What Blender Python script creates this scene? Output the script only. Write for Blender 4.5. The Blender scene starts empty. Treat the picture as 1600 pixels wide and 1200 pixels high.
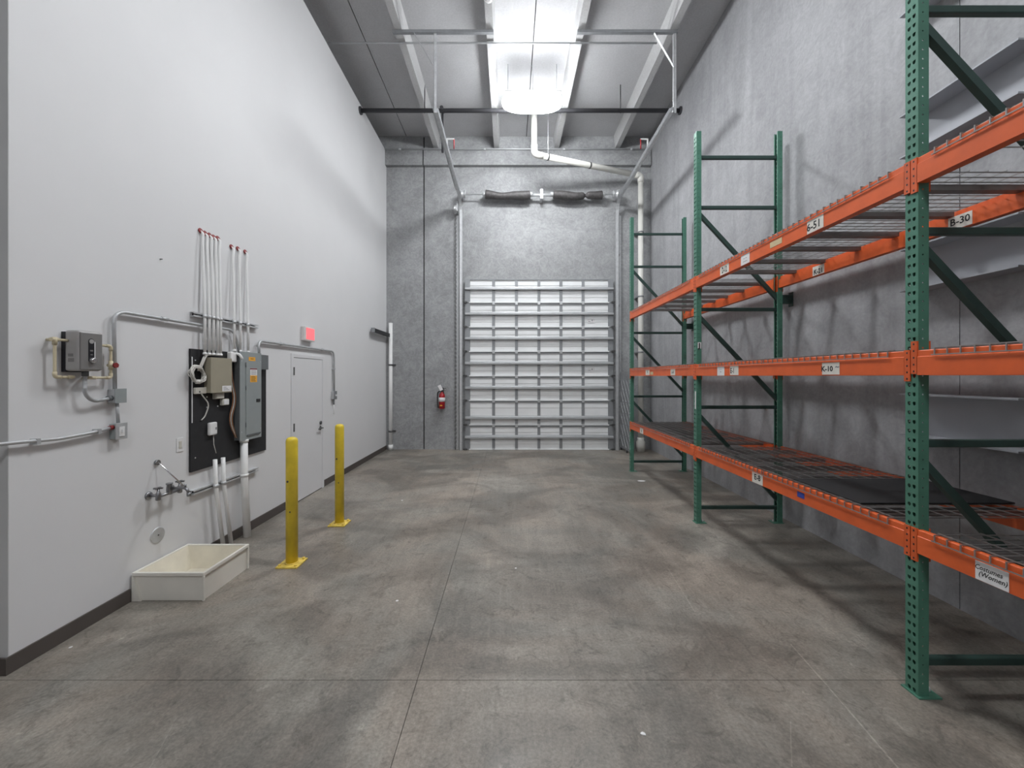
import bpy, math, random
from mathutils import Vector, Matrix
random.seed(7)
S = bpy.context.scene
COL = S.collection
# ------------------------------------------------------------------ camera, world, exposure
F = 610.0                  # focal length in pixels of the 1600x1200 frame
CX, CY, CH = 796.0, 588.0, 1.75   # vanishing point, eye height
cam_d = bpy.data.cameras.new('camera')
cam_d.sensor_fit = 'HORIZONTAL'; cam_d.sensor_width = 36.0
cam_d.lens = F / 1600.0 * 36.0
cam_d.shift_x = (800 - CX) / 1600.0
cam_d.shift_y = -(600 - CY) / 1600.0
cam_d.clip_start = 0.05
cam = bpy.data.objects.new('camera', cam_d); COL.objects.link(cam)
cam.location = (0, 0, CH); cam.rotation_euler = (math.pi / 2, 0, 0)
S.camera = cam
w = bpy.data.worlds.new('world'); S.world = w; w.use_nodes = True
w.node_tree.nodes['Background'].inputs[0].default_value = (0.02, 0.02, 0.022, 1)
w.node_tree.nodes['Background'].inputs[1].default_value = 1.0
S.view_settings.view_transform = 'Standard'; S.view_settings.look = 'None'
S.view_settings.gamma = 1.0; S.view_settings.use_curve_mapping = False
S.view_settings.exposure = 0.0
LAMP = 96.0                # radiance of the high bay diffusers
LAMPS = [(0.42, 7.2), (0.42, 3.4), (0.42, -2.8)]

# ------------------------------------------------------------------ room numbers (metres)
XL, XR, YB, ZC = -2.95, 3.38, 9.36, 7.5

def wl(x, y, off=0.0):
    """point of the left wall (or a plane 'off' in front of it) measured in the photograph"""
    X = -XL - off
    d = X * F / (CX - x)
    return Vector((-X, d, CH - (y - CY) * d / F))

def bk(x, y, d=YB):
    return Vector(((x - CX) * d / F, d, CH - (y - CY) * d / F))

# ------------------------------------------------------------------ materials
def new_mat(name):
    m = bpy.data.materials.new(name); m.use_nodes = True
    nt = m.node_tree; nt.nodes.clear()
    out = nt.nodes.new('ShaderNodeOutputMaterial')
    b = nt.nodes.new('ShaderNodeBsdfPrincipled')
    nt.links.new(b.outputs[0], out.inputs[0])
    return m, nt, b

def noise(nt, pos, scale, detail=4, rough=0.6, sx=1, sy=1, sz=1, dist=0.0):
    mp = nt.nodes.new('ShaderNodeMapping'); mp.inputs['Scale'].default_value = (sx, sy, sz)
    nt.links.new(pos, mp.inputs[0])
    n = nt.nodes.new('ShaderNodeTexNoise'); n.inputs['Scale'].default_value = scale
    n.inputs['Detail'].default_value = detail; n.inputs['Roughness'].default_value = rough
    n.inputs['Distortion'].default_value = dist
    nt.links.new(mp.outputs[0], n.inputs['Vector'])
    return n.outputs['Fac']

def ramp(nt, fac, p0, v0, p1, v1):
    r = nt.nodes.new('ShaderNodeMapRange')
    r.inputs[1].default_value = p0; r.inputs[2].default_value = p1
    r.inputs[3].default_value = v0; r.inputs[4].default_value = v1
    nt.links.new(fac, r.inputs[0]); return r.outputs[0]

def mul(nt, a, b):
    m = nt.nodes.new('ShaderNodeMath'); m.operation = 'MULTIPLY'
    nt.links.new(a, m.inputs[0])
    if isinstance(b, float): m.inputs[1].default_value = b
    else: nt.links.new(b, m.inputs[1])
    return m.outputs[0]

def tint(nt, col, fac):
    v = nt.nodes.new('ShaderNodeVectorMath'); v.operation = 'SCALE'
    v.inputs[0].default_value = col
    nt.links.new(fac, v.inputs['Scale']); return v.outputs[0]

def bump(nt, b, h, strength, dist=0.01):
    bp = nt.nodes.new('ShaderNodeBump'); bp.inputs['Strength'].default_value = strength
    bp.inputs['Distance'].default_value = dist
    nt.links.new(h, bp.inputs['Height']); nt.links.new(bp.outputs[0], b.inputs['Normal'])

def pm(name, col, rough=0.5, metal=0.0, var=0.08, scale=9.0, bumps=0.0):
    m, nt, b = new_mat(name)
    g = nt.nodes.new('ShaderNodeNewGeometry')
    n = noise(nt, g.outputs['Position'], scale, 5)
    nt.links.new(tint(nt, col, ramp(nt, n, 0.25, 1 - var, 0.75, 1 + var)), b.inputs['Base Color'])
    b.inputs['Roughness'].default_value = rough; b.inputs['Metallic'].default_value = metal
    if bumps: bump(nt, b, n, bumps, 0.004)
    return m

def concrete(name, col, lo=0.8, hi=1.15, streak=0.0, rough=0.75, sc=1.0, floor=False, swirl=0.0):
    m, nt, b = new_mat(name)
    p = nt.nodes.new('ShaderNodeNewGeometry').outputs['Position']
    big = noise(nt, p, 0.45 * sc, 6, 0.62, dist=0.6)
    mid = noise(nt, p, 2.6 * sc, 7, 0.7, dist=1.2)
    fine = noise(nt, p, 34, 4, 0.7)
    f = mul(nt, ramp(nt, big, 0.3, lo, 0.7, hi), ramp(nt, mid, 0.28, lo, 0.72, hi))
    f = mul(nt, f, ramp(nt, fine, 0.25, 0.9, 0.75, 1.1))
    if streak:
        st = noise(nt, p, 1.0, 5, 0.65, 2.6, 2.6, 0.22, 0.8)
        f = mul(nt, f, ramp(nt, st, 0.36, 1 - streak, 0.58, 1 + streak * 0.35))
    if swirl:      # trowel swirls and pale bloom
        a = noise(nt, p, 5.5, 3, 0.55, dist=3.5)
        f = mul(nt, f, ramp(nt, a, 0.35, 1 - swirl, 0.65, 1 + swirl * 0.8))
        c = noise(nt, p, 1.3, 5, 0.6, dist=2.0)
        f = mul(nt, f, ramp(nt, c, 0.35, 1 - swirl, 0.65, 1 + swirl * 0.6))
    if floor:
        pa = noise(nt, p, 0.8, 4, 0.55, 1, 1.3, 1, 1.0)
        f = mul(nt, f, ramp(nt, pa, 0.42, 0.76, 0.58, 1.16))
        sp = noise(nt, p, 9.0, 3, 0.8)
        f = mul(nt, f, ramp(nt, sp, 0.64, 1.0, 0.72, 1.3))
        dk = noise(nt, p, 5.0, 6, 0.8, dist=2.0)
        f = mul(nt, f, ramp(nt, dk, 0.36, 0.72, 0.47, 1.03))
        sc1 = noise(nt, p, 3.0, 6, 0.75, 3.2, 0.35, 1, 1.5)
        f = mul(nt, f, ramp(nt, sc1, 0.3, 0.86, 0.7, 1.1))
        sc2 = noise(nt, p, 60, 3, 0.7)
        f = mul(nt, f, ramp(nt, sc2, 0.3, 0.76, 0.7, 1.2))
    if floor:
        sep = nt.nodes.new('ShaderNodeSeparateXYZ'); nt.links.new(p, sep.inputs[0])
        def ma(op, a, b_=None):
            n_ = nt.nodes.new('ShaderNodeMath'); n_.operation = op
            for i_, q_ in enumerate((a, b_)):
                if q_ is None: continue
                if isinstance(q_, (int, float)): n_.inputs[i_].default_value = q_
                else: nt.links.new(q_, n_.inputs[i_])
            return n_.outputs[0]
        wob = noise(nt, p, 1.1, 4, 0.6)
        # pale worn patch in front of the overhead door
        ex_ = ma('DIVIDE', ma('SUBTRACT', sep.outputs[0], -0.55), 1.0)
        ey_ = ma('DIVIDE', ma('SUBTRACT', sep.outputs[1], 6.25), 0.75)
        rr = ma('ADD', ma('SQRT', ma('ADD', ma('MULTIPLY', ex_, ex_), ma('MULTIPLY', ey_, ey_))), ma('MULTIPLY', wob, 0.9))
        f = mul(nt, f, ramp(nt, rr, 1.15, 1.22, 1.5, 1.0))
        # long pale scratches where the slab was dragged over
        for sx0, k_, y0_, y1_, wd_, am in ((1.53, 0.125, 1.2, 2.55, 0.004, 1.5), (1.10, 0.10, 2.9, 3.6, 0.004, 1.25), (-0.9, -0.4, 1.5, 2.0, 0.003, 1.25), (0.05, 0.7, 1.75, 1.98, 0.003, 1.35)):
            dl = ma('ABSOLUTE', ma('SUBTRACT', ma('ADD', sep.outputs[0], ma('MULTIPLY', wob, 0.02)), ma('ADD', ma('MULTIPLY', sep.outputs[1], k_), sx0)))
            inn = ma('MULTIPLY', ma('GREATER_THAN', sep.outputs[1], y0_), ma('LESS_THAN', sep.outputs[1], y1_))
            f = mul(nt, f, ma('ADD', 1.0, ma('MULTIPLY', inn, ramp(nt, dl, wd_*0.4, am-1, wd_*1.6, 0.0))))
        hue = nt.nodes.new('ShaderNodeMix'); hue.data_type = 'RGBA'
        hue.inputs['A'].default_value = (col[0]*0.97, col[1]*1.0, col[2]*1.0, 1); hue.inputs['B'].default_value = (col[0]*1.03, col[1]*0.995, col[2]*0.96, 1)
        nt.links.new(ramp(nt, noise(nt, p, 0.9, 4, 0.6, dist=1.0), 0.4, 0.0, 0.6, 1.0), hue.inputs['Factor'])
        v = nt.nodes.new('ShaderNodeVectorMath'); v.operation = 'SCALE'
        nt.links.new(hue.outputs['Result'], v.inputs[0]); nt.links.new(f, v.inputs['Scale'])
        nt.links.new(v.outputs[0], b.inputs['Base Color'])
    else:
        nt.links.new(tint(nt, col, f), b.inputs['Base Color'])
    b.inputs['Roughness'].default_value = rough
    if floor:
        nt.links.new(ramp(nt, mid, 0.3, rough - 0.12, 0.7, rough + 0.12), b.inputs['Roughness'])
    bump(nt, b, mid, 0.05 if not floor else 0.10, 0.012)
    return m

def emit(name, col, strength):
    m, nt, b = new_mat(name)
    b.inputs['Base Color'].default_value = (*col, 1)
    b.inputs['Emission Color'].default_value = (*col, 1)
    b.inputs['Emission Strength'].default_value = strength
    return m

M = dict(
    white=pm('white_painted_wall', (0.72, 0.72, 0.726), 0.6, 0, 0.02, 1.2),
    shaded_return=pm('shaded_white_wall', (0.60, 0.60, 0.60), 0.7, 0, 0.04, 2),  # the partition's white made darker, its shade put into the colour
    joint=pm('joint_dark', (0.03, 0.03, 0.03), 0.9),
    wall=concrete('concrete_wall', (0.335, 0.34, 0.345), 0.90, 1.09, 0.0, 0.75, 1.0, False, 0.12),
    wallr=concrete('concrete_wall_right', (0.375, 0.377, 0.39), 0.92, 1.07, 0.12, 0.75, 1.0, False, 0.07),
    wallrear=concrete('concrete_wall_rear', (0.42, 0.422, 0.43), 0.9, 1.1),
    ceil=concrete('concrete_ceiling', (0.52, 0.52, 0.53), 0.95, 1.04),
    stem=concrete('concrete_stem', (0.52, 0.52, 0.52), 0.95, 1.04),
    floor=concrete('concrete_floor', (0.250, 0.225, 0.197), 0.80, 1.2, 0.0, 0.44, 1.3, True),
    base=pm('rubber_baseboard', (0.085, 0.072, 0.065), 0.55, 0, 0.1, 4),
    galv=pm('galvanized_steel', (0.62, 0.63, 0.64), 0.38, 0.45, 0.15, 14),
    galv_dull=pm('dull_galvanized_steel', (0.30, 0.31, 0.32), 0.5, 0.55, 0.12, 12),
    sheet=pm('white_door_sheet', (0.84, 0.85, 0.85), 0.45, 0.0, 0.04, 3),
    rail=pm('door_rail_steel', (0.50, 0.51, 0.52), 0.40, 0.4, 0.1, 6),
    stile=pm('door_stile_steel', (0.29, 0.30, 0.31), 0.5, 0.3, 0.1, 6),
    black=pm('black_paint', (0.018, 0.018, 0.02), 0.5, 0, 0.15),
    board=pm('black_plywood', (0.016, 0.016, 0.018), 0.7, 0, 0.25, 14, 0.1),
    darkpipe=pm('black_iron_pipe', (0.05, 0.05, 0.055), 0.5, 0.3),
    spring=pm('oily_spring_steel', (0.085, 0.08, 0.08), 0.6, 0.3, 0.4, 18, 0.6),
    pvc=pm('cream_pvc', (0.74, 0.73, 0.68), 0.45, 0, 0.05, 4),
    whitepvc=pm('white_pvc', (0.86, 0.86, 0.85), 0.4, 0, 0.03, 4),
    cpvc=pm('yellow_cpvc', (0.66, 0.58, 0.40), 0.4, 0, 0.06, 6),
    emt=pm('conduit_grey', (0.50, 0.51, 0.52), 0.36, 0.35, 0.08, 10),
    seal=pm('red_fire_seal', (0.22, 0.02, 0.02), 0.6),
    heater=pm('heater_grey', (0.37, 0.36, 0.355), 0.42, 0.1, 0.04, 8),
    heaterf=pm('heater_front_grey', (0.21, 0.205, 0.20), 0.38, 0.1, 0.04, 8),
    heaterb=pm('heater_black', (0.012, 0.012, 0.016), 0.3),
    chrome=pm('chrome', (0.75, 0.75, 0.76), 0.18, 1.0, 0.03),
    brass=pm('rough_chrome_brass', (0.30, 0.30, 0.31), 0.35, 0.9, 0.15, 30),
    tan=pm('tan_box', (0.34, 0.31, 0.235), 0.5, 0, 0.04),
    beige=pm('beige_plastic', (0.55, 0.53, 0.47), 0.45),
    panelg=pm('panel_grey', (0.32, 0.35, 0.35), 0.42, 0.15, 0.04),
    paneld=pm('panel_dark_grey', (0.15, 0.16, 0.165), 0.5, 0.1, 0.06),
    plastic=pm('white_plastic', (0.78, 0.78, 0.78), 0.35, 0, 0.02),
    cable=pm('white_cable', (0.62, 0.60, 0.56), 0.5),
    cablebr=pm('copper_brown_cable', (0.30, 0.14, 0.07), 0.5),
    amber=pm('amber_label', (0.85, 0.42, 0.05), 0.5, 0, 0.05),
    paper=pm('paper', (0.74, 0.71, 0.65), 0.7, 0, 0.07, 25),
    paperw=pm('white_paper', (0.78, 0.77, 0.77), 0.7, 0, 0.05, 25),
    papert=pm('tan_paper', (0.60, 0.48, 0.28), 0.7, 0, 0.08, 25),
    ink=pm('black_ink', (0.012, 0.012, 0.014), 0.6),
    inkg=pm('grey_ink', (0.25, 0.25, 0.27), 0.6),
    blue=pm('blue_tape', (0.03, 0.06, 0.36), 0.5),
    yellow=pm('yellow_paint', (0.80, 0.60, 0.045), 0.42, 0, 0.14, 8, 0.05),
    yplate=pm('worn_yellow_plate', (0.80, 0.60, 0.12), 0.5, 0, 0.3, 20),
    orange=pm('orange_beam_paint', (0.74, 0.125, 0.028), 0.42, 0, 0.14, 5, 0.03),
    orange_d=pm('orange_connector_paint', (0.70, 0.115, 0.026), 0.45, 0, 0.16, 12, 0.03),
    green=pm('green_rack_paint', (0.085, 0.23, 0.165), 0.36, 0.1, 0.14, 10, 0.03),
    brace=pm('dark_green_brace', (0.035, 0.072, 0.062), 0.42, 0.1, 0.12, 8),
    wire=pm('zinc_wire', (0.34, 0.33, 0.32), 0.35, 0.7, 0.12, 20),
    chan=pm('deck_channel_steel', (0.20, 0.185, 0.18), 0.5, 0.5, 0.12, 9),
    mat=pm('black_mat', (0.014, 0.014, 0.015), 0.6, 0, 0.2, 10, 0.05),
    steelch=pm('wall_channel_steel', (0.40, 0.41, 0.44), 0.55, 0.15, 0.07, 3),
    red=pm('red_extinguisher', (0.36, 0.012, 0.018), 0.3),
    gate=pm('gate_steel', (0.40, 0.41, 0.42), 0.45, 0.6, 0.15, 20),
    sink=pm('cast_stone_sink', (0.78, 0.755, 0.69), 0.45, 0, 0.05, 5),
    sinkin=pm('stained_sink_inside', (0.76, 0.71, 0.59), 0.45, 0, 0.10, 6),
    doorw=pm('white_door_paint', (0.71, 0.71, 0.72), 0.45, 0, 0.015, 2),
    hinge=pm('hinge_steel', (0.12, 0.12, 0.12), 0.4, 0.6),
    lamp=emit('lamp_diffuser', (0.95, 0.975, 1.0), LAMP),
    lampbody=pm('white_lamp_metal', (0.8, 0.8, 0.8), 0.4),
    exitred=emit('exit_face_red', (1.0, 0.16, 0.18), 0.75),
    signw=pm('sign_white', (0.70, 0.66, 0.65), 0.4),
)

# ------------------------------------------------------------------ mesh builder
class MB:
    def __init__(s): s.v = []; s.f = []; s.m = []; s.s = []
    def add(s, vs, fs, m=0, sm=False):
        o = len(s.v); s.v += [Vector(v) for v in vs]
        for f in fs:
            s.f.append([i + o for i in f]); s.m.append(m); s.s.append(sm)
        return s
    def box(s, x0, x1, y0, y1, z0, z1, m=0):
        x0, x1 = min(x0, x1), max(x0, x1); y0, y1 = min(y0, y1), max(y0, y1); z0, z1 = min(z0, z1), max(z0, z1)
        v = [(x0,y0,z0),(x1,y0,z0),(x1,y1,z0),(x0,y1,z0),(x0,y0,z1),(x1,y0,z1),(x1,y1,z1),(x0,y1,z1)]
        return s.add(v, [(3,2,1,0),(4,5,6,7),(0,1,5,4),(1,2,6,5),(2,3,7,6),(3,0,4,7)], m)
    def bar(s, p0, p1, a, b, up=(0,0,1), m=0):
        """square bar from p0 to p1, a wide across, b along up"""
        p0, p1 = Vector(p0), Vector(p1); t = (p1 - p0).normalized(); up = Vector(up)
        r = t.cross(up)
        if r.length < 1e-4: r = t.cross(Vector((0,1,0)))
        r.normalize(); u = r.cross(t).normalized(); v = []
        for p in (p0, p1):
            for i, j in ((-1,-1),(1,-1),(1,1),(-1,1)): v.append(p + r*(i*a/2) + u*(j*b/2))
        return s.add(v, [(0,1,2,3),(7,6,5,4),(1,0,4,5),(2,1,5,6),(3,2,6,7),(0,3,7,4)], m)
    def extrude(s, prof, axis, a0, a1, m=0):
        """closed 2D profile swept along an axis: x:(y,z) y:(x,z) z:(x,y)"""
        n = len(prof); v = []
        for a in (a0, a1):
            for p, q in prof:
                v.append({'x': (a,p,q), 'y': (p,a,q), 'z': (p,q,a)}[axis])
        f = [(i, (i+1) % n, n + (i+1) % n, n + i) for i in range(n)]
        f += [tuple(range(n))[::-1], tuple(range(n, 2*n))]
        return s.add(v, f, m)
    def tube(s, pts, r, seg=8, m=0, caps=True, rads=None):
        pts = [Vector(p) for p in pts]; n = len(pts)
        t = []
        for i in range(n):
            a = pts[max(i-1, 0)]; b = pts[min(i+1, n-1)]
            t.append((b - a).normalized())
        u = t[0].orthogonal().normalized(); v = []
        for i in range(n):
            if i:
                ax = t[i-1].cross(t[i])
                if ax.length > 1e-6:
                    u = Matrix.Rotation(t[i-1].angle(t[i]), 3, ax.normalized()) @ u
                u = (u - t[i]*u.dot(t[i])).normalized()
            wv = t[i].cross(u); rr = rads[i] if rads else r
            for k in range(seg):
                a = 2*math.pi*k/seg + math.pi/seg
                v.append(pts[i] + (u*math.cos(a) + wv*math.sin(a))*rr)
        f = [(i*seg+k, i*seg+(k+1) % seg, (i+1)*seg+(k+1) % seg, (i+1)*seg+k) for i in range(n-1) for k in range(seg)]
        s.add(v, f, m, seg > 5)
        if caps:
            o = len(s.v) - len(v)
            s.f.append([o+k for k in range(seg)][::-1]); s.m.append(m); s.s.append(False)
            s.f.append([o+(n-1)*seg+k for k in range(seg)]); s.m.append(m); s.s.append(False)
        return s
    def cyl(s, p0, p1, r, r1=None, seg=14, m=0):
        return s.tube([p0, p1], r, seg, m, True, [r, r if r1 is None else r1])
    def lathe(s, prof, c, axis=(0,0,1), seg=20, m=0):
        """profile [(radius, height)] turned about an axis through c"""
        c = Vector(c); a = Vector(axis).normalized()
        return s.tube_prof([(c + a*h, r) for r, h in prof], a, seg, m)
    def tube_prof(s, pr, a, seg, m):
        u = a.orthogonal().normalized(); wv = a.cross(u); v = []
        for p, r in pr:
            for k in range(seg):
                g = 2*math.pi*k/seg; v.append(p + (u*math.cos(g) + wv*math.sin(g))*max(r, 1e-4))
        n = len(pr)
        f = [(i*seg+k, i*seg+(k+1) % seg, (i+1)*seg+(k+1) % seg, (i+1)*seg+k) for i in range(n-1) for k in range(seg)]
        s.add(v, f, m, True)
        o = len(s.v) - len(v)
        s.f.append([o+k for k in range(seg)][::-1]); s.m.append(m); s.s.append(False)
        s.f.append([o+(n-1)*seg+k for k in range(seg)]); s.m.append(m); s.s.append(False)
        return s
    def mesh(s, name, mats, off=Vector((0,0,0))):
        me = bpy.data.meshes.new(name)
        me.from_pydata([tuple(v - off) for v in s.v], [], s.f)
        for k in mats: me.materials.append(M[k])
        me.polygons.foreach_set('material_index', s.m)
        me.polygons.foreach_set('use_smooth', s.s)
        me.update(); return me
    def bounds(s):
        return ([min(v[i] for v in s.v) for i in range(3)], [max(v[i] for v in s.v) for i in range(3)])

def fillet(pts, r, n=5):
    pts = [Vector(p) for p in pts]; out = [pts[0]]
    for i in range(1, len(pts)-1):
        a, b, c = pts[i-1], pts[i], pts[i+1]
        d0 = (a-b); d1 = (c-b); q = min(r, d0.length*0.49, d1.length*0.49)
        p0 = b + d0.normalized()*q; p1 = b + d1.normalized()*q
        for k in range(n+1):
            t = k/n; out.append(p0*(1-t)**2 + b*2*t*(1-t) + p1*t*t)
    out.append(pts[-1]); return out

def arc(c, r, a0, a1, n, ux, uy):
    c, ux, uy = Vector(c), Vector(ux), Vector(uy)
    return [c + ux*(r*math.cos(a0+(a1-a0)*k/n)) + uy*(r*math.sin(a0+(a1-a0)*k/n)) for k in range(n+1)]

def tag(o, label=None, cat=None, group=None, kind=None):
    for k, v in (('label', label), ('category', cat), ('group', group), ('kind', kind)):
        if v: o[k] = v
    return o

def thing(name, loc, label, cat, group=None, kind=None):
    o = bpy.data.objects.new(name, None); COL.objects.link(o)
    o.location = loc; o.empty_display_size = 0.05
    return tag(o, label, cat, group, kind)

def rootloc(o):
    while o.parent: o = o.parent
    return o.location.copy()

def mods(o, bevel=0, solid=0):
    if solid:
        md = o.modifiers.new('solidify', 'SOLIDIFY'); md.thickness = solid; md.offset = 0
    if bevel:
        md = o.modifiers.new('bevel', 'BEVEL'); md.width = bevel; md.segments = 2; md.limit_method = 'ANGLE'
        md.angle_limit = math.radians(50)

def part(name, mb, mats, parent, label=None, bevel=0, solid=0, kind=None):
    if isinstance(mats, str): mats = [mats]
    o = bpy.data.objects.new(name, mb.mesh(name, mats, rootloc(parent))); COL.objects.link(o)
    o.parent = parent; mods(o, bevel, solid)
    return tag(o, label, kind=kind)

def solo(name, mb, mats, label, cat, group=None, kind=None, bevel=0, solid=0):
    if isinstance(mats, str): mats = [mats]
    lo, hi = mb.bounds(); c = Vector(((lo[0]+hi[0])/2, (lo[1]+hi[1])/2, lo[2]))
    o = bpy.data.objects.new(name, mb.mesh(name, mats, c)); COL.objects.link(o); o.location = c
    mods(o, bevel, solid)
    return tag(o, label, cat, group, kind)

_txt = {}
def text_geo(s, bold=0.0):
    """letters of the built-in font as flat faces, cap height about 1"""
    if s in _txt: return _txt[s]
    cu = bpy.data.curves.new('letters', 'FONT'); cu.body = s; cu.size = 1.4; cu.offset = bold
    cu.resolution_u = 2; cu.align_x = 'CENTER'
    o = bpy.data.objects.new('letters', cu); COL.objects.link(o)
    dg = bpy.context.evaluated_depsgraph_get()
    me = bpy.data.meshes.new_from_object(o.evaluated_get(dg))
    vs = [v.co.copy() for v in me.vertices]; fs = [list(p.vertices) for p in me.polygons]
    bpy.data.objects.remove(o); bpy.data.curves.remove(cu); bpy.data.meshes.remove(me)
    _txt[s] = (vs, fs); return vs, fs

def put_text(mb, s, c, u, v, h, m=1, sx=1.0, bold=0.02, slant=0.0):
    vs, fs = text_geo(s, bold); c, u, v = Vector(c), Vector(u), Vector(v)
    mb.add([c + u*((p.x + slant*p.y)*h*sx) + v*((p.y-0.5)*h) for p in vs], fs, m)

UA, VA = Vector((0,-1,0)), Vector((0,0,1))      # reading directions on faces that look at the aisle from the right
UL = Vector((0,1,0))                            # on the left wall

# ================================================================== THE SETTING
# floor: sub-base and four poured slabs with sawn joints
YN = -4.0; XF = -6.0
mb = MB().box(XF-0.2, XR+0.2, YN-0.2, YB+0.3, -0.25, -0.012)
floor = solo('floor', mb, 'joint', 'grey concrete warehouse floor with sawn joints', 'floor', kind='structure')
for x0, x1 in ((XF-0.1, -0.5330), (-0.5298, XR+0.1)):
    for y0, y1 in ((YN-0.1, 2.2475), (2.2507, YB+0.2)):
        part('floor_slab', MB().box(x0, x1, y0, y1, -0.1, 0.0), 'floor', floor)

# left wall (white drywall, stops short of the ceiling) with an opening-free face
mb = MB().box(XL-0.14, XL, 2.30, YB, 0, 7.13)
solo('wall_left', mb, 'white', 'tall white painted drywall partition with door and electrical gear', 'wall', kind='structure')
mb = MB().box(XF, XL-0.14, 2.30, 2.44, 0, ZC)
mb.box(XL-0.14, XL-0.001, 2.297, 2.2995, 0, 7.13)  # thin sheet over the partition end, carrying the shaded white
solo('wall_return', mb, 'shaded_return', 'white painted end face of the partition turning away from the aisle', 'wall', kind='structure')
solo('wall_side', MB().box(XF-0.2, XF, YN, 2.30, 0, ZC), 'wallrear', 'side concrete wall beyond the partition end', 'wall', kind='structure')
solo('wall_rear', MB().box(XF-0.2, XR+0.2, YN-0.2, YN, 0, ZC), 'wallrear', 'concrete wall behind the viewpoint', 'wall', kind='structure')
# back wall: panels with an open joint, ledge under the roof tees
wb = solo('wall_back', MB().box(XF-0.2, XR+0.2, YB+0.03, YB+0.25, 0, ZC), 'joint',
          'back wall of grey precast concrete panels around the overhead door', 'wall', kind='structure')
XJ = -2.05
part('concrete_panel', MB().box(XL-0.2, XJ-0.014, YB, YB+0.035, 0, ZC), 'wall', wb)
part('concrete_panel', MB().box(XJ+0.014, XR, YB, YB+0.035, 0, ZC), 'wall', wb)
solo('trim_1', MB().box(XL, XJ-0.012, YB-0.11, YB, 6.76, 7.16), 'wall', 'short concrete ledge under the roof beside the white partition', 'ledge', kind='structure', bevel=0.006)
solo('trim_2', MB().box(XJ+0.012, XR-0.02, YB-0.11, YB, 6.76, 7.16), 'wall', 'long concrete ledge under the roof above the overhead door', 'ledge', kind='structure', bevel=0.006)
# right wall
wr = solo('wall_right', MB().box(XR+0.03, XR+0.25, YN, YB+0.2, 0, ZC), 'joint',
          'right wall of streaked grey precast concrete behind the pallet rack', 'wall', kind='structure')
YJ = 2.93
part('concrete_panel', MB().box(XR, XR+0.035, YN, YJ-0.003, 0, ZC), 'wallr', wr)
part('concrete_panel', MB().box(XR, XR+0.035, YJ+0.003, YB+0.1, 0, ZC), 'wallr', wr)
# ceiling: double tees
ce = solo('ceiling', MB().box(XF-0.2, XR+0.2, YN-0.2, YB+0.3, ZC+0.05, ZC+0.25), 'joint',
          'grey concrete double tee roof with long stems', 'ceiling', kind='structure')
for x0, x1, st in ((XF-0.1, -2.478, (-4.7, -3.35)), (-2.462, 0.402, (-1.75, -0.31)), (0.418, XR+0.1, (1.13, 2.58))):
    t = part('tee_flange', MB().box(x0, x1, YN-0.1, YB+0.2, ZC, ZC+0.06), 'ceil', ce)
    for sx in st:
        mb = MB().extrude([(sx-0.085, ZC+0.01), (sx-0.055, 7.2), (sx+0.055, 7.2), (sx+0.085, ZC+0.01)], 'y', YN-0.1, YB-0.02)
        part('tee_stem', mb, 'stem', t)
# base boards
d0, d1 = 5.26, 6.18
bl = solo('baseboard_left', MB().box(XL, XL+0.012, 2.29, 3.03, 0, 0.10).box(XL, XL+0.012, 3.57, d0, 0, 0.10).box(XL, XL+0.012, d1, YB, 0, 0.10),
     'base', 'dark brown rubber base along the white partition', 'baseboard', kind='structure')
solo('baseboard_return', MB().box(XF, XL+0.012, 2.278, 2.29, 0, 0.10), 'base', 'dark brown rubber base on the partition end', 'baseboard', kind='structure')

# personnel door in the left wall
dr = thing('door_1', (XL, (d0+d1)/2, 0), 'white flush steel door with lever handle in the white partition', 'door', kind='structure')
fr = MB()
fr.box(XL-0.01, XL+0.018, d0, d0+0.05, 0, 2.06).box(XL-0.01, XL+0.018, d1-0.05, d1, 0, 2.06).box(XL-0.01, XL+0.018, d0+0.05, d1-0.05, 2.01, 2.06)
part('door_frame', fr, 'doorw', dr, bevel=0.003)
part('door_gap', MB().box(XL-0.005, XL+0.001, d0+0.05, d1-0.05, 0.0, 2.01), 'joint', dr, 'dark gap around the door leaf')
leaf = part('door_leaf', MB().box(XL, XL+0.012, d0+0.053, d1-0.053, 0.012, 2.004), 'doorw', dr, bevel=0.002)
for hz in (0.22, 1.05, 1.82):
    part('hinge', MB().box(XL+0.010, XL+0.022, d0+0.038, d0+0.068, hz-0.055, hz+0.055), 'hinge', leaf, 'dark steel hinge')
lv = MB().cyl((XL+0.01, d1-0.12, 0.95), (XL+0.02, d1-0.12, 0.95), 0.032).cyl((XL+0.02, d1-0.12, 0.95), (XL+0.06, d1-0.12, 0.95), 0.011)
lv.tube([(XL+0.055, d1-0.115, 0.95), (XL+0.058, d1-0.19, 0.955), (XL+0.05, d1-0.24, 0.945)], 0.010)
lv.cyl((XL+0.01, d1-0.12, 1.03), (XL+0.03, d1-0.12, 1.03), 0.026)
part('lever_handle', lv, 'hinge', leaf, 'dark metal lever handle')

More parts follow.
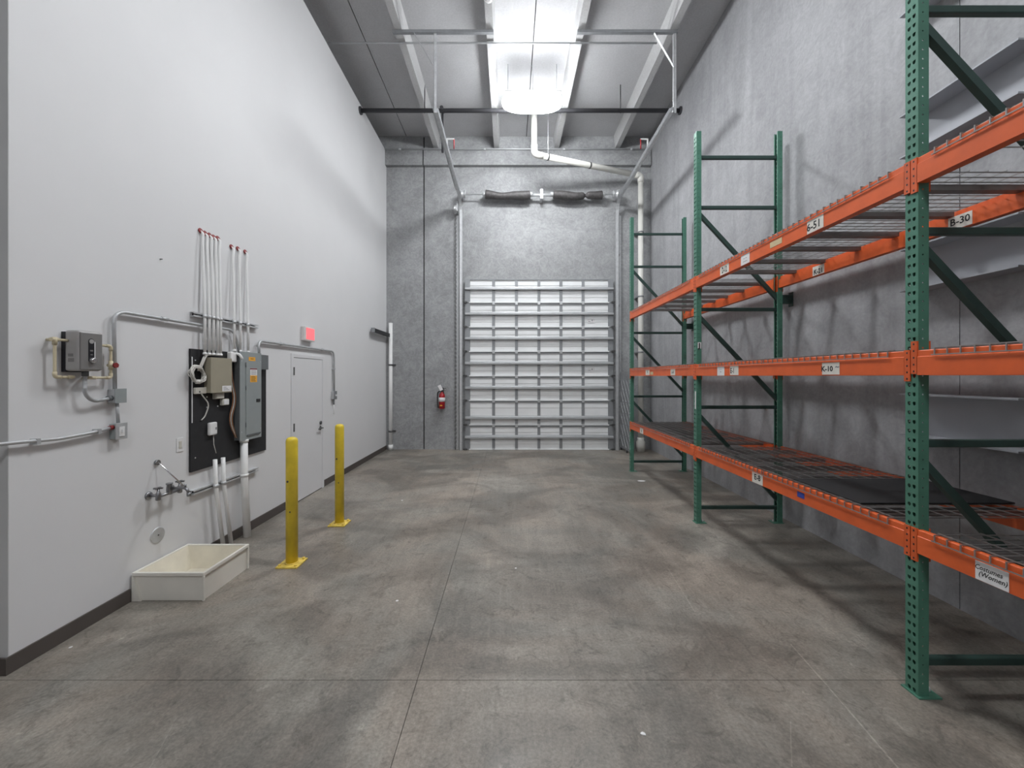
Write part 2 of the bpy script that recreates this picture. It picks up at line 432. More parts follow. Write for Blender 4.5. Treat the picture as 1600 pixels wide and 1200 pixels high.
# ------------------------------------------------------------------ overhead sectional door
DX0, DX1, DH, NS = -1.06, 2.47, 4.07, 7
od = thing('door_2', ((DX0+DX1)/2, YB-0.05, 0), 'closed steel sectional overhead door with ribbed white panels and galvanized struts', 'overhead door', kind='structure')
sh = DH/NS; stx = [(px-CX)*(YB-0.08)/F for px in (771.3, 807, 842, 876.5, 911)]
for i in range(NS):
    zt = DH - i*sh; zb = zt - sh; off = (0.237, 0.250, 0.255, 0.262, 0.262, 0.394, 0.27)[i]
    yb, yf = YB-0.045, YB-0.060
    prof = [(yb, zb+0.003), (yb, zt-0.003), (yf, zt-0.003), (yf, zt-0.075), (yf-0.008, zt-0.085), (yf-0.008, zt-0.16), (yf, zt-0.17),
            (yf, zt-0.36), (yf-0.008, zt-0.37), (yf-0.008, zt-0.44), (yf, zt-0.45), (yf, zb+0.003)]
    sec = part('door_section', MB().extrude(prof, 'x', DX0, DX1), 'sheet', od)
    part('top_rail', MB().extrude([(yf, zt-0.004), (yf, zt-0.03), (yf-0.03, zt-0.03), (yf-0.03, zt-0.024), (yf-0.012, zt-0.018), (yf-0.012, zt-0.004)], 'x', DX0+0.1, DX1-0.1), 'stile', sec)
    part('bottom_rail', MB().extrude([(yf, zb+0.004), (yf, zb+0.028), (yf-0.034, zb+0.028), (yf-0.034, zb+0.004)], 'x', DX0+0.1, DX1-0.1), 'sheet', sec)
    for x in stx:
        part('stile', MB().box(x-0.034, x+0.034, yf-0.026, yf, zb+0.03, zt-0.032), 'stile', sec)
        part('hinge', MB().box(x-0.03, x+0.03, yf-0.042, yf-0.034, zb-0.035 if i < NS-1 else zb+0.006, zb+0.04), 'galv', sec)
    for a, b in ((DX0, DX0+0.125), (DX1-0.125, DX1)):
        part('end_stile', MB().box(a, b, yf-0.03, yf, zb+0.004, zt-0.004), 'stile', sec, bevel=0.003)
        x = a+0.015 if a < 0 else b-0.015
        rr = MB().cyl((x-0.05, yf-0.06, zb+0.02), (x+0.05, yf-0.06, zb+0.02), 0.012).box(x-0.03, x+0.03, yf-0.075, yf-0.03, zb, zb+0.04)
        part('roller_bracket', rr, 'hinge', sec)
    zs = zt - off
    prof = [(yf-0.026, zs-0.045), (yf-0.026, zs-0.033), (yf-0.085, zs-0.028), (yf-0.085, zs+0.012), (yf-0.03, zs+0.026), (yf-0.026, zs+0.045),
            (yf-0.020, zs+0.045), (yf-0.022, zs-0.045)]
    part('strut', MB().extrude(prof, 'x', DX0+0.01, DX1-0.01), 'rail', sec)
part('bottom_seal', MB().box(DX0+0.02, DX1-0.02, YB-0.085, YB-0.045, 0, 0.018), 'black', od)
for (px, i) in ((918, 1), (918, 3), (918, 5)):
    zt = DH - i*sh
    c = Vector(((px-CX)*(YB-0.08)/F, YB-0.0625, zt-0.41))
    mb = MB().box(c.x, c.x+0.17, c.y-0.010, c.y-0.006, c.z-0.055, c.z+0.04)
    mb.box(c.x+0.02, c.x+0.07, c.y-0.0105, c.y-0.010, c.z-0.03, c.z-0.018, 1).box(c.x+0.1, c.x+0.12, c.y-0.0105, c.y-0.010, c.z-0.02, c.z+0.02, 1)
    part('sticker', mb, ['paperw', 'inkg'], od, 'small printed sticker')

# tracks
ZT, YE = 5.90, 6.15
for side, X, nm in ((-1, -1.15, 'fire extinguisher'), (1, 2.55, 'rain leader pipe')):
    tk = thing('door_track', (X, YB-0.1, 0), 'galvanized overhead door track and its ceiling hanger on the %s side' % nm, 'door track', 'overhead door tracks')
    yv = YB-0.11
    path = fillet([(X, yv, 0.0), (X, yv, ZT), (X, YE, ZT+0.04)], 0.38, 8)
    def chan(path, wdt, th):
        """U track: a web bar and two lips"""
        m_ = MB()
        for a, b in zip(path[:-1], path[1:]):
            t = (b-a).normalized(); n = Vector((1,0,0)).cross(t)
            m_.bar(a + Vector((side*wdt/2,0,0)), b + Vector((side*wdt/2,0,0)) + t*0.002, th, wdt*1.1, n)
            for q in (-1, 1):
                m_.bar(a + n*(q*wdt*0.55), b + n*(q*wdt*0.55) + t*0.002, wdt, th, n)
        return m_
    part('vertical_track', chan(path[:2], 0.055, 0.004), 'galv', tk)
    part('curved_track', chan(path[1:-1], 0.055, 0.004), 'galv', tk)
    part('horizontal_track', chan(path[-2:], 0.06, 0.004), 'galv', tk)
    # wall angle behind the vertical track
    xa = X + side*0.05
    part('wall_angle', MB().extrude([(xa, YB-0.002), (xa+side*0.075, YB-0.002), (xa+side*0.075, YB-0.008), (xa+side*0.006, YB-0.008), (xa+side*0.006, YB-0.10), (xa, YB-0.10)], 'z', 0, 5.6), 'galv', tk)
    # reinforcing angle along horizontal run
    part('track_angle', MB().bar((X+side*0.03, YE, ZT+0.09), (X+side*0.03, 8.7, ZT+0.05), 0.05, 0.005).bar((X+side*0.055, YE, ZT+0.07), (X+side*0.055, 8.7, ZT+0.03), 0.005, 0.05), 'galv', tk)
    hx = X + side*0.04
    part('hanger', MB().box(hx-0.002, hx+0.04, YE, YE+0.004, ZT, 7.2).box(hx-0.002, hx+0.002, YE, YE+0.04, ZT, 7.2), 'galv', tk)
    bx = -1.0 if side < 0 else 1.0
    p1 = Vector((hx - (0.33 if side > 0 else 0.33), YE, 7.19)); p0 = Vector((hx, YE, 6.62))
    part('hanger_brace', MB().bar(p0, p1, 0.004, 0.035, (0,1,0)), 'galv', tk)
    sx = (-1.84, -0.25) if side < 0 else (1.07, 2.65)
    part('ceiling_strut', MB().extrude([(YE-0.02, 7.155), (YE+0.03, 7.155), (YE+0.03, 7.199), (YE-0.02, 7.199)], 'x', *sx), 'galv_dull', tk)
    # stop spring at the track's end
    q = X - side*0.07; yq = 7.2
    sp = MB().box(q-0.06, q+0.06, yq, yq+0.02, ZT+0.22, ZT+0.24).box(X-0.012, X+0.012, yq, yq+0.02, ZT+0.08, ZT+0.24)
    part('stop_bracket', sp, 'whitepvc', tk)
    part('stop_cord', MB().cyl((q-side*0.055, yq+0.01, ZT+0.05), (q-side*0.055, yq+0.01, ZT+0.23), 0.01, seg=8), 'red', tk, 'thin red cord')
    for z in (1.0, 2.2, 3.4, 4.6):
        part('track_bracket', MB().box(min(X, xa)-0.01, max(X, xa)+0.01, yv, YB-0.05, z, z+0.05), 'galv_dull', tk)

# torsion springs over the door
YS, ZS = YB-0.2, 6.02
ts = thing('torsion_spring_shaft', (0.7, YB-0.1, ZS), 'torsion spring shaft with two dark greasy springs above the overhead door', 'door springs')
part('shaft', MB().cyl((-1.2, YS, ZS), (2.6, YS, ZS), 0.016), 'galv', ts)
for a, b, ends in ((-0.56, 0.48, 1), (1.03, 2.17, 0)):
    n = 60; pts = []; rad = []
    for k in range(n+1):
        t = k/n; x = a + (b-a)*t
        sag = -0.03*math.sin(math.pi*t) + 0.008*math.sin(11*t+ends)
        pinch = 0.045*math.exp(-((t-0.66)/0.03)**2) if not ends else 0
        pts.append((x, YS, ZS-0.01+sag)); rad.append(0.088 + 0.006*(k % 2) + 0.012*math.sin(7*t+ends*2) - pinch)
    part('spring', MB().tube(pts, 0.08, 14, 0, True, rad), 'spring', ts, 'dark greasy coil spring')
    for x in (a-0.03, b+0.03):
        part('spring_cone', MB().cyl((x-0.035, YS, ZS), (x+0.035, YS, ZS), 0.055), 'galv', ts)
part('spring_tube', MB().cyl((0.5, YS, ZS-0.02), (0.99, YS, ZS-0.02), 0.03), 'galv', ts)
part('center_bracket', MB().box(0.72, 0.78, YS-0.06, YB-0.002, ZS-0.12, ZS+0.10), 'galv', ts)
for x in (-1.08, 2.48):
    part('cable_drum', MB().lathe([(0.03,-0.05), (0.09,-0.045), (0.075,-0.03), (0.075,0.03), (0.10,0.045), (0.10,0.055)], (x, YS, ZS), (1,0,0), 18), 'galv', ts)
    part('bearing_plate', MB().box(x+(-0.08 if x < 0 else 0.07), x+(-0.07 if x < 0 else 0.08), YS-0.07, YB-0.002, ZS-0.1, ZS+0.09), 'galv', ts)

# chain hoist beside the left track
hc = thing('chain_hoist', (-1.27, YB-0.15, 0), 'hand chain hoist with long dark chain hanging beside the overhead door', 'chain hoist')
xh = -1.27
part('sprocket', MB().lathe([(0.02,-0.03), (0.10,-0.025), (0.10,-0.008), (0.085,0), (0.10,0.008), (0.10,0.025), (0.02,0.03)], (xh, YB-0.16, 5.68), (1,0,0), 20), 'galv', hc)
part('hoist_bracket', MB().box(xh+0.035, xh+0.06, YB-0.24, YB-0.011, 5.62, 5.84), 'galv', hc)
for dy in (-0.09, 0.09):
    ch = MB(); z = 0.12; k = 0
    while z < 5.66:
        ch.bar((xh, YB-0.16+dy, z), (xh, YB-0.16+dy, z+0.055), 0.016 if k % 2 else 0.006, 0.006 if k % 2 else 0.016, (0,1,0)); z += 0.05; k += 1
    part('chain', ch, 'hinge', hc, kind='stuff')
part('chain_loop', MB().tube(arc((xh, YB-0.16, 0.12), 0.09, math.pi, 2*math.pi, 8, (0,1,0), (0,0,1)), 0.008, 6), 'hinge', hc)
# ================================================================== SERVICES UNDER THE ROOF
# high bay lights
def superell(cx, cy, cz, a, b, c, e=0.45, nu=28, nv=10):
    vs, fs = [], []
    sg = lambda t, p: math.copysign(abs(t)**p, t)
    for j in range(nv+1):
        ph = -math.pi/2 + math.pi*j/nv
        for i in range(nu):
            th = 2*math.pi*i/nu
            r = sg(math.cos(ph), 0.6)
            vs.append((cx + a*r*sg(math.cos(th), e*1.6), cy + b*r*sg(math.sin(th), e*1.6), cz + c*sg(math.sin(ph), 0.8)))
    for j in range(nv):
        for i in range(nu):
            fs.append((j*nu+i, j*nu+(i+1) % nu, (j+1)*nu+(i+1) % nu, (j+1)*nu+i))
    return vs, fs
names = ('near the overhead door', 'over the middle of the aisle', 'over the open end of the aisle')
for (lx, ly), nm in zip(LAMPS, names):
    lz = 6.80
    hb = thing('high_bay_light', (lx, ly, lz), 'glowing white high bay light %s' % nm, 'ceiling light', 'high bay lights')
    d = MB(); vs, fs = superell(lx, ly, lz, 0.56, 0.23, 0.115); d.add(vs, fs, 0, True)
    part('diffuser', d, 'lamp', hb, 'glowing white diffuser')
    part('housing', MB().extrude([(ly-0.195, lz+0.06), (ly+0.195, lz+0.06), (ly+0.195, lz+0.085), (ly+0.10, lz+0.15), (ly-0.10, lz+0.15), (ly-0.195, lz+0.085)], 'x', lx-0.50, lx+0.50), 'lampbody', hb, bevel=0.01)
    for q in (-0.45, 0.45):
        part('hanging_chain', MB().cyl((lx+q, ly, lz+0.13), (lx+q, ly, ZC), 0.008, seg=6), 'galv', hb)
    part('power_cord', MB().tube(fillet([(lx, ly, lz+0.13), (lx+0.02, ly, 7.2), (lx-0.005, ly+0.02, ZC)], 0.1), 0.007, 6), 'lampbody', hb)

# sprinkler main
sp = thing('sprinkler_pipe', (0.2, 7.7, 6.99), 'black sprinkler pipe crossing the room under the roof tees', 'pipe')
part('pipe', MB().cyl((XL, 7.7, 6.99), (XR, 7.7, 6.99), 0.04), 'darkpipe', sp)
for x, s_ in ((XL, 1), (XR, -1)):
    part('escutcheon', MB().cyl((x, 7.7, 6.99), (x+s_*0.03, 7.7, 6.99), 0.075), 'darkpipe', sp)
for x in (-1.67, 2.19):
    part('hanger_rod', MB().cyl((x, 7.7, 6.94), (x, 7.7, ZC), 0.009, seg=8), 'darkpipe', sp)
part('drop_pipe', MB().cyl((-1.33, 7.76, 6.2), (-1.33, 7.76, 7.02), 0.022), 'darkpipe', sp)
part('drop_fitting', MB().cyl((-1.33, 7.64, 7.02), (-1.33, 7.8, 7.02), 0.035), 'darkpipe', sp)
# thin conduits
solo('conduit', MB().cyl((XL, 6.36, 7.18), (2.4, 6.36, 7.18), 0.014, seg=8), 'emt', 'thin pale conduit strapped under the roof stems across the room', 'conduit')
cb = thing('wall_conduit', (0.2, YB-0.05, 7.1), 'thin grey conduit along the top ledge of the back wall', 'conduit')
part('tube', MB().cyl((XL, YB-0.13, 7.12), (XR-0.03, YB-0.13, 7.12), 0.016, seg=8), 'emt', cb)
for x in (-2.6, -0.6, 1.3, 2.9):
    part('coupling', MB().cyl((x-0.04, YB-0.13, 7.12), (x+0.04, YB-0.13, 7.12), 0.023, seg=8), 'emt', cb)
sd = thing('junction_box', (-0.30, 5.6, 7.2), 'small round white junction box under a roof stem', 'junction box')
part('cover', MB().lathe([(0.05, 0), (0.06, -0.02), (0.055, -0.05), (0.02, -0.065)], (-0.30, 5.6, 7.2)), 'plastic', sd)
# PVC rain leader
rp = thing('rain_leader', (3.07, 9.15, 0), 'cream plastic rain leader from roof to floor in the back corner', 'drain pipe')
pA, pB, pC, pD = Vector((0.53, 8.35, ZC-0.002)), Vector((0.53, 8.35, 6.50)), Vector((3.07, 9.13, 6.44)), Vector((3.07, 9.13, 0.0))
R_ = 0.062
run = (pC-pB).normalized()
part('upper_pipe', MB().tube([pA, pB+Vector((0,0,0.12))], R_, 16), 'pvc', rp)
part('elbow', MB().tube(fillet([pB+Vector((0,0,0.2)), pB, pB+run*0.2], 0.17, 6), R_*1.12, 16), 'pvc', rp)
part('sloped_pipe', MB().tube([pB+run*0.15, pC-run*0.1], R_, 16), 'pvc', rp)
part('elbow', MB().tube(fillet([pC-run*0.16, pC, pC-Vector((0,0,0.16))], 0.14, 6), R_*1.14, 16), 'pvc', rp)
part('vertical_pipe', MB().tube([pC-Vector((0,0,0.1)), pD+Vector((0,0,0.02))], R_, 16), 'pvc', rp)
for t in (0.12, 0.5):
    c = pB + (pC-pB)*t
    part('pipe_strap', MB().tube([c-run*0.015, c+run*0.015], R_+0.008, 16), 'hinge', rp)
    if t < 0.2: part('strap_rod', MB().cyl(c, (c.x, c.y, ZC-0.002), 0.007, seg=6), 'galv', rp)
for z in (5.1, 3.6, 2.3):
    part('pipe_strap', MB().cyl((pD.x, pD.y, z), (pD.x, pD.y, z+0.03), R_+0.008, seg=16).box(pD.x-0.08, pD.x+0.08, pD.y+0.05, YB-0.002, z, z+0.03), 'galv_dull', rp)
part('boot', MB().lathe([(0.10, 0), (0.10, 0.22), (0.075, 0.26), (0.075, 0.32)], pD, (0,0,1), 18), 'pvc', rp)
# corner conduit
cc = thing('corner_pipe', (-2.83, YB-0.06, 0), 'white plastic pipe standing in the back corner against the partition', 'pipe')
part('tube', MB().cyl((-2.83, YB-0.06, 0.02), (-2.83, YB-0.06, 3.02), 0.045), 'whitepvc', cc)
for z in (0.42, 2.0):
    part('strap', MB().cyl((-2.83, YB-0.06, z), (-2.83, YB-0.06, z+0.04), 0.052).box(-2.83, -2.72, YB-0.02, YB-0.001, z, z+0.04), 'hinge', cc)
part('base_collar', MB().cyl((-2.83, YB-0.06, 0), (-2.83, YB-0.06, 0.12), 0.056), 'whitepvc', cc)
# black bar light on the partition
a, b = wl(585, 517, 0.08), wl(608, 526, 0.08)
pk = thing('black_pipe_bar', (XL+0.08, (a.y+b.y)/2, a.z), 'short black horizontal bar fixed high on the partition near the back corner', 'bar')
zz = 2.72; y0_, y1_ = 8.20, 9.25
part('bar', MB().box(XL+0.05, XL+0.12, y0_, y1_, zz-0.035, zz+0.045), 'black', pk, bevel=0.008)
for y in (y0_+0.12, y1_-0.12):
    part('bracket', MB().box(XL, XL+0.06, y-0.03, y+0.03, zz-0.02, zz+0.03), 'black', pk)
part('end_cap', MB().box(XL+0.045, XL+0.125, y0_-0.012, y0_, zz-0.04, zz+0.05), 'galv_dull', pk)

# fire extinguisher
ex = Vector((-1.60, YB-0.10, 0.98))
fe = thing('fire_extinguisher', ex, 'red fire extinguisher with white label and tag hung on the back wall', 'fire extinguisher')
part('cylinder', MB().lathe([(0.055, 0), (0.072, 0.015), (0.074, 0.30), (0.06, 0.345), (0.028, 0.375), (0.028, 0.40)], ex, (0,0,1), 20), 'red', fe)
part('body_label', MB().lathe([(0.0755, 0.17), (0.0755, 0.27)], ex, (0,0,1), 20), 'paperw', fe, 'white instruction label')
part('lower_label', MB().box(ex.x-0.035, ex.x+0.02, ex.y-0.079, ex.y-0.06, ex.z+0.07, ex.z+0.095), 'amber', fe)
part('valve', MB().cyl(ex+Vector((0,0,0.40)), ex+Vector((0,0,0.45)), 0.02), 'hinge', fe)
part('handle', MB().bar(ex+Vector((-0.01,-0.01,0.455)), ex+Vector((0.10,-0.03,0.49)), 0.02, 0.012).bar(ex+Vector((0,-0.01,0.43)), ex+Vector((0.09,-0.03,0.43)), 0.02, 0.01), 'hinge', fe)
part('hose', MB().tube(fillet([ex+Vector((-0.01,-0.01,0.43)), ex+Vector((-0.10,-0.02,0.40)), ex+Vector((-0.105,-0.02,0.14)), ex+Vector((-0.085,-0.02,0.02))], 0.08), 0.013), 'black', fe)
part('tag', MB().bar(ex+Vector((-0.06,-0.05,0.56)), ex+Vector((0.0,-0.05,0.44)), 0.003, 0.075, (0.9,0,0.45)), 'paperw', fe, 'white paper inspection tag')
part('wall_bracket', MB().box(ex.x-0.03, ex.x+0.03, YB-0.03, YB-0.002, ex.z+0.05, ex.z+0.5), 'hinge', fe)

# folded scissor gate beside the overhead door
g0, g1 = Vector((2.66, YB-0.06, 0)), Vector((2.70, 8.55, 0))
fg = thing('folding_gate', (2.66, 9.0, 0), 'collapsed steel scissor security gate standing beside the overhead door', 'security gate')
NB = 9; bars = [g0 + (g1-g0)*(k/(NB-1)) for k in range(NB)]
for k, p in enumerate(bars):
    part('upright_bar', MB().box(p.x-0.012, p.x+0.012, p.y-0.009, p.y+0.009, 0.06 if k % 4 else 0.0, 1.86), 'gate', fg)
for k in range(0, NB-2, 2):
    lat = MB(); p, q = bars[k], bars[k+2]
    for j in range(7):
        z = 0.12 + j*0.26
        for s_ in (-1, 1):
            x = s_*0.016
            a_, b_ = (z, z+0.24) if (s_ > 0) else (z+0.24, z)
            if a_ < 1.86 and b_ < 1.86:
                lat.bar((p.x+x, p.y, a_), (q.x+x, q.y, b_), 0.004, 0.014, (1,0,0))
    part('lattice', lat, 'gate', fg, kind='stuff')
for p in (bars[0], bars[4], bars[8]):
    part('caster', MB().cyl((p.x-0.01, p.y, 0.03), (p.x+0.01, p.y, 0.03), 0.03), 'black', fg)
part('wall_hinge', MB().box(g0.x-0.05, g0.x+0.02, g0.y, YB-0.011, 0.2, 0.26).box(g0.x-0.05, g0.x+0.02, g0.y, YB-0.011, 1.6, 1.66), 'gate', fg)

# ================================================================== LEFT WALL GEAR
def wallbox(name, parent, y0, y1, z0, z1, p0, p1, mat_, label=None, bevel=0.0):
    return part(name, MB().box(XL+p0, XL+p1, y0, y1, z0, z1), mat_, parent, label, bevel)

# tankless water heater
hy0, hy1, hz0, hz1 = 2.565, 2.715, 1.785, 2.055
wh = thing('water_heater', (XL, 2.64, hz0), 'small grey tankless water heater with black control strip and chrome knob', 'water heater')
wallbox('back_plate', wh, hy0+0.004, hy1-0.004, hz0-0.006, hz1-0.01, 0, 0.03, 'heaterb')
bd = wallbox('body', wh, hy0, hy1, hz0, hz1, 0.025, 0.118, 'heater', bevel=0.014)
wallbox('front_cover', wh, hy0+0.008, hy1-0.003, hz0+0.008, hz1-0.012, 0.112, 0.124, 'heaterf', bevel=0.005)
cy, f = 2.638, XL+0.124
part('control_strip', MB().extrude([(cy+0.018*math.cos(a), 1.862+0.02*math.sin(a)) for a in [math.pi+k*math.pi/8 for k in range(9)]] +
     [(cy+0.018*math.cos(a), 1.985+0.02*math.sin(a)) for a in [k*math.pi/8 for k in range(9)]], 'x', f-0.002, f+0.002), 'heaterb', wh, 'black control strip')
part('badge', MB().cyl((f+0.001, cy, 1.985), (f+0.004, cy, 1.985), 0.015, seg=18), 'heater', wh, 'round grey badge')
part('display_mark', MB().box(f+0.001, f+0.003, cy-0.009, cy+0.009, 1.918, 1.928).box(f+0.001, f+0.003, cy-0.006, cy+0.008, 1.893, 1.899), 'heaterf', wh)
part('trim_line', MB().box(f-0.002, f+0.003, cy+0.0195, cy+0.024, 1.87, 1.985), 'plastic', wh)
part('knob', MB().lathe([(0.018, 0), (0.02, 0.006), (0.017, 0.02), (0.012, 0.024)], (f, cy+0.004, 1.858), (1,0,0), 18), 'chrome', wh, 'chrome control knob')
part('rating_print', MB().box(XL+0.05, XL+0.09, hy0-0.0006, hy0, 1.845, 1.87).box(XL+0.05, XL+0.085, hy0-0.0006, hy0, 1.88, 1.9), 'heaterf', wh)
# CPVC pipes
def pipe_thing(name, label, cat, pts, r, mat_, rad=0.02, joints=True, group=None, seg=10):
    base = min(pts, key=lambda p: p[2])
    t = thing(name, Vector(base), label, cat, group)
    part('tube', MB().tube(fillet(pts, rad), r, seg), mat_, t)
    if joints:
        for i in range(1, len(pts)-1):
            b_ = Vector(pts[i]); a_ = (Vector(pts[i-1])-b_).normalized(); c_ = (Vector(pts[i+1])-b_).normalized()
            part('elbow', MB().tube(fillet([b_+a_*rad*1.7, b_, b_+c_*rad*1.7], rad, 4), r*1.35, seg), mat_, t)
    return t
o = 0.05; xp = XL+o
p = pipe_thing('water_pipe', 'cream water pipe loop on the near side of the grey water heater', 'pipe',
     [(XL, 2.49, 1.985), (xp, 2.49, 1.985), (xp, 2.49, 1.745), (xp, 2.60, 1.745), (XL, 2.60, 1.745)], 0.0085, 'cpvc')
part('branch', MB().cyl((xp, 2.49, 1.985), (xp, 2.562, 1.985), 0.0085), 'cpvc', p)
part('tee', MB().cyl((xp, 2.49, 1.955), (xp, 2.49, 2.0), 0.0125).cyl((xp, 2.47, 1.985), (xp, 2.51, 1.985), 0.0125), 'cpvc', p)
p = pipe_thing('water_pipe', 'cream water pipe with red valve between the grey water heater and conduit', 'pipe',
     [(xp, 2.718, 1.97), (xp, 2.84, 1.97), (xp, 2.84, 1.74), (xp, 2.70, 1.74), (XL, 2.70, 1.74)], 0.0085, 'cpvc')
part('valve_body', MB().cyl((xp, 2.84, 1.80), (xp, 2.84, 1.86), 0.013).cyl((xp-0.02, 2.84, 1.83), (xp+0.03, 2.84, 1.83), 0.011), 'cpvc', p)
part('valve_handle', MB().cyl((xp+0.03, 2.84, 1.83), (xp+0.042, 2.84, 1.83), 0.02, seg=6), 'seal', p, 'dark red valve handle')

# junction box, disconnect box and conduits
jy0, jy1, jz0, jz1 = 2.865, 2.945, 1.555, 1.655
jb = thing('junction_box', (XL, 2.905, jz0), 'grey square junction box below the water heater', 'junction box')
wallbox('body', jb, jy0, jy1, jz0, jz1, 0, 0.055, 'emt', bevel=0.004)
wallbox('cover', jb, jy0-0.003, jy1+0.003, jz0-0.003, jz1+0.003, 0.055, 0.06, 'panelg', 'flat grey cover plate')
sy0, sy1, sz0, sz1 = 2.875, 2.955, 1.285, 1.40
sb = thing('switch_box', (XL, 2.915, sz0), 'grey weatherproof switch box with white switch plate', 'switch box')
wallbox('body', sb, sy0, sy1, sz0, sz1, 0, 0.05, 'panelg', bevel=0.006)
wallbox('cover', sb, sy0-0.004, sy1+0.004, sz0-0.004, sz1+0.004, 0.05, 0.057, 'emt', bevel=0.003)
wallbox('switch_plate', sb, 2.893, 2.933, sz0+0.02, sz1-0.025, 0.057, 0.061, 'plastic', 'white switch plate')
wallbox('toggle', sb, 2.909, 2.917, sz0+0.045, sz1-0.045, 0.061, 0.072, 'plastic')
solo('conduit', MB().cyl((XL+0.028, 2.915, sz1), (XL+0.028, 2.907, jz0), 0.011), 'emt', 'short grey conduit nipple between junction box and switch box', 'conduit')
fx = thing('flexible_conduit', (XL+0.04, 2.7, 1.54), 'grey flexible conduit curving from the water heater to the junction box', 'conduit')
cpts = fillet([(XL+0.06, 2.66, hz0+0.01), (XL+0.06, 2.655, 1.63), (XL+0.05, 2.72, 1.575), (XL+0.03, jy0, 1.59)], 0.09, 8)
rad = []; dense = []
for a_, b_ in zip(cpts[:-1], cpts[1:]):
    for k in range(4): dense.append(a_.lerp(b_, k/4)); rad.append(0.0135 if len(rad) % 2 else 0.0115)
part('flex', MB().tube(dense, 0.012, 10, 0, True, rad), 'emt', fx)
part('connector', MB().cyl((XL+0.06, 2.66, hz0-0.035), (XL+0.06, 2.66, hz0+0.005), 0.018), 'paneld', fx)
part('connector', MB().cyl((XL+0.03, jy0-0.03, 1.588), (XL+0.03, jy0, 1.59), 0.018), 'paneld', fx)
# conduit from the switch box towards the partition end and around it
cpath = [(XL+0.03, 2.875, 1.375), (XL+0.03, 2.72, 1.355), (XL+0.032, 2.52, 1.345), (XL+0.035, 2.29, 1.36), (XL+0.02, 2.20, 1.36)]
wc = thing('wall_conduit', (XL, 2.55, 1.35), 'grey conduit running from the switch box to the partition end', 'conduit')
part('tube', MB().tube(fillet(cpath, 0.05), 0.012), 'emt', wc)
part('red_bushing', MB().cyl((XL+0.03, 2.85, 1.372), (XL+0.03, 2.875, 1.375), 0.016), 'seal', wc, 'red bushing')
for y, z in ((2.41, 1.35), (2.77, 1.361)):
    part('strap', MB().box(XL, XL+0.046, y-0.01, y+0.01, z-0.02, z+0.016), 'emt', wc)
# big conduit loop from junction box over to the panel
yA = wl(177, 560, 0.03).y
pts = [(XL+0.03, yA+0.012, jz1-0.01), (XL+0.03, yA+0.002, 2.235), (XL+0.035, 3.75, 2.235), (XL+0.05, 4.12, 2.235), (XL+0.05, 4.19, 2.0)]
bc = thing('wall_conduit', (XL, 3.4, jz1), 'pale grey conduit looping from junction box over the black backboard', 'conduit')
part('tube', MB().tube(fillet(pts, 0.10, 8), 0.0135, 10), 'emt', bc)
for y in (3.3,):
    part('coupling', MB().cyl((XL+0.033, y-0.03, 2.235), (XL+0.033, y+0.03, 2.235), 0.017), 'emt', bc)

# black backboard
by0, by1, bz0, bz1 = 3.59, 4.70, 0.865, 2.005
bb = thing('backboard', (XL, 4.1, bz0), 'black painted plywood backboard behind the electrical panel', 'backboard')
part('sheet', MB().box(XL+0.0015, XL+0.02, by0, by1, bz0, bz1), 'board', bb)
for y, z in ((3.64, 0.99), (3.78, 1.55), (3.78, 1.45), (3.92, 1.45), (3.64, 1.9)):
    part('screw', MB().cyl((XL+0.018, y, z), (XL+0.023, y, z), 0.007, seg=8), 'galv', bb)
part('edge_strip', MB().box(XL+0.02, XL+0.024, 3.598, 3.606, 1.32, 1.93), 'plastic', bb)
XB = 0.0235   # board surface
# riser conduits
def riser(label, xt, yt, xb, zb_, grp):
    top = wl(xt, yt); d = wl(xb, 520, 0.06).y
    t = thing('riser_conduit', (XL, d, zb_), label, 'conduit', grp)
    pth = [(XL, top.y, top.z), (XL+0.026, top.y+0.004, top.z-0.02), (XL+0.03, top.y+0.35*(d-top.y), top.z-0.12), (XL+0.06, d, 2.36), (XL+0.06, d, zb_)]
    part('tube', MB().tube(fillet(pth, 0.05), 0.0125, 10), 'whitepvc', t)
    part('wall_seal', MB().cyl((XL, top.y, top.z), (XL+0.012, top.y, top.z+0.004), 0.026), 'seal', t, 'dark red fire seal')
    part('strut_clamp', MB().cyl((XL+0.06, d, 2.305), (XL+0.06, d, 2.335), 0.017), 'galv', t)
    part('lock_nut', MB().cyl((XL+0.06, d, zb_), (XL+0.06, d, zb_+0.02), 0.018, seg=6), 'whitepvc', t)
ords = ('fifth', 'fourth', 'third', 'second', 'first')
for k, (xt, yt, xb) in enumerate(((312.5, 361, 320), (319.5, 365, 327), (326.5, 368, 333.5), (333, 371, 340), (339.5, 373, 344.8))):
    riser('white riser conduit above the tan box, %s of five counted from the breaker panel' % ords[k], xt, yt, xb, 1.955, 'risers over the tan box')
for k, (xt, yt, xb) in enumerate(((361, 386, 366), (371, 389, 375.5), (382.5, 394, 387.5))):
    riser('white riser conduit above the breaker panel, %s of three counted from the tan box' % ('first', 'second', 'third')[k], xt, yt, xb, 2.01, 'risers over the breaker panel')
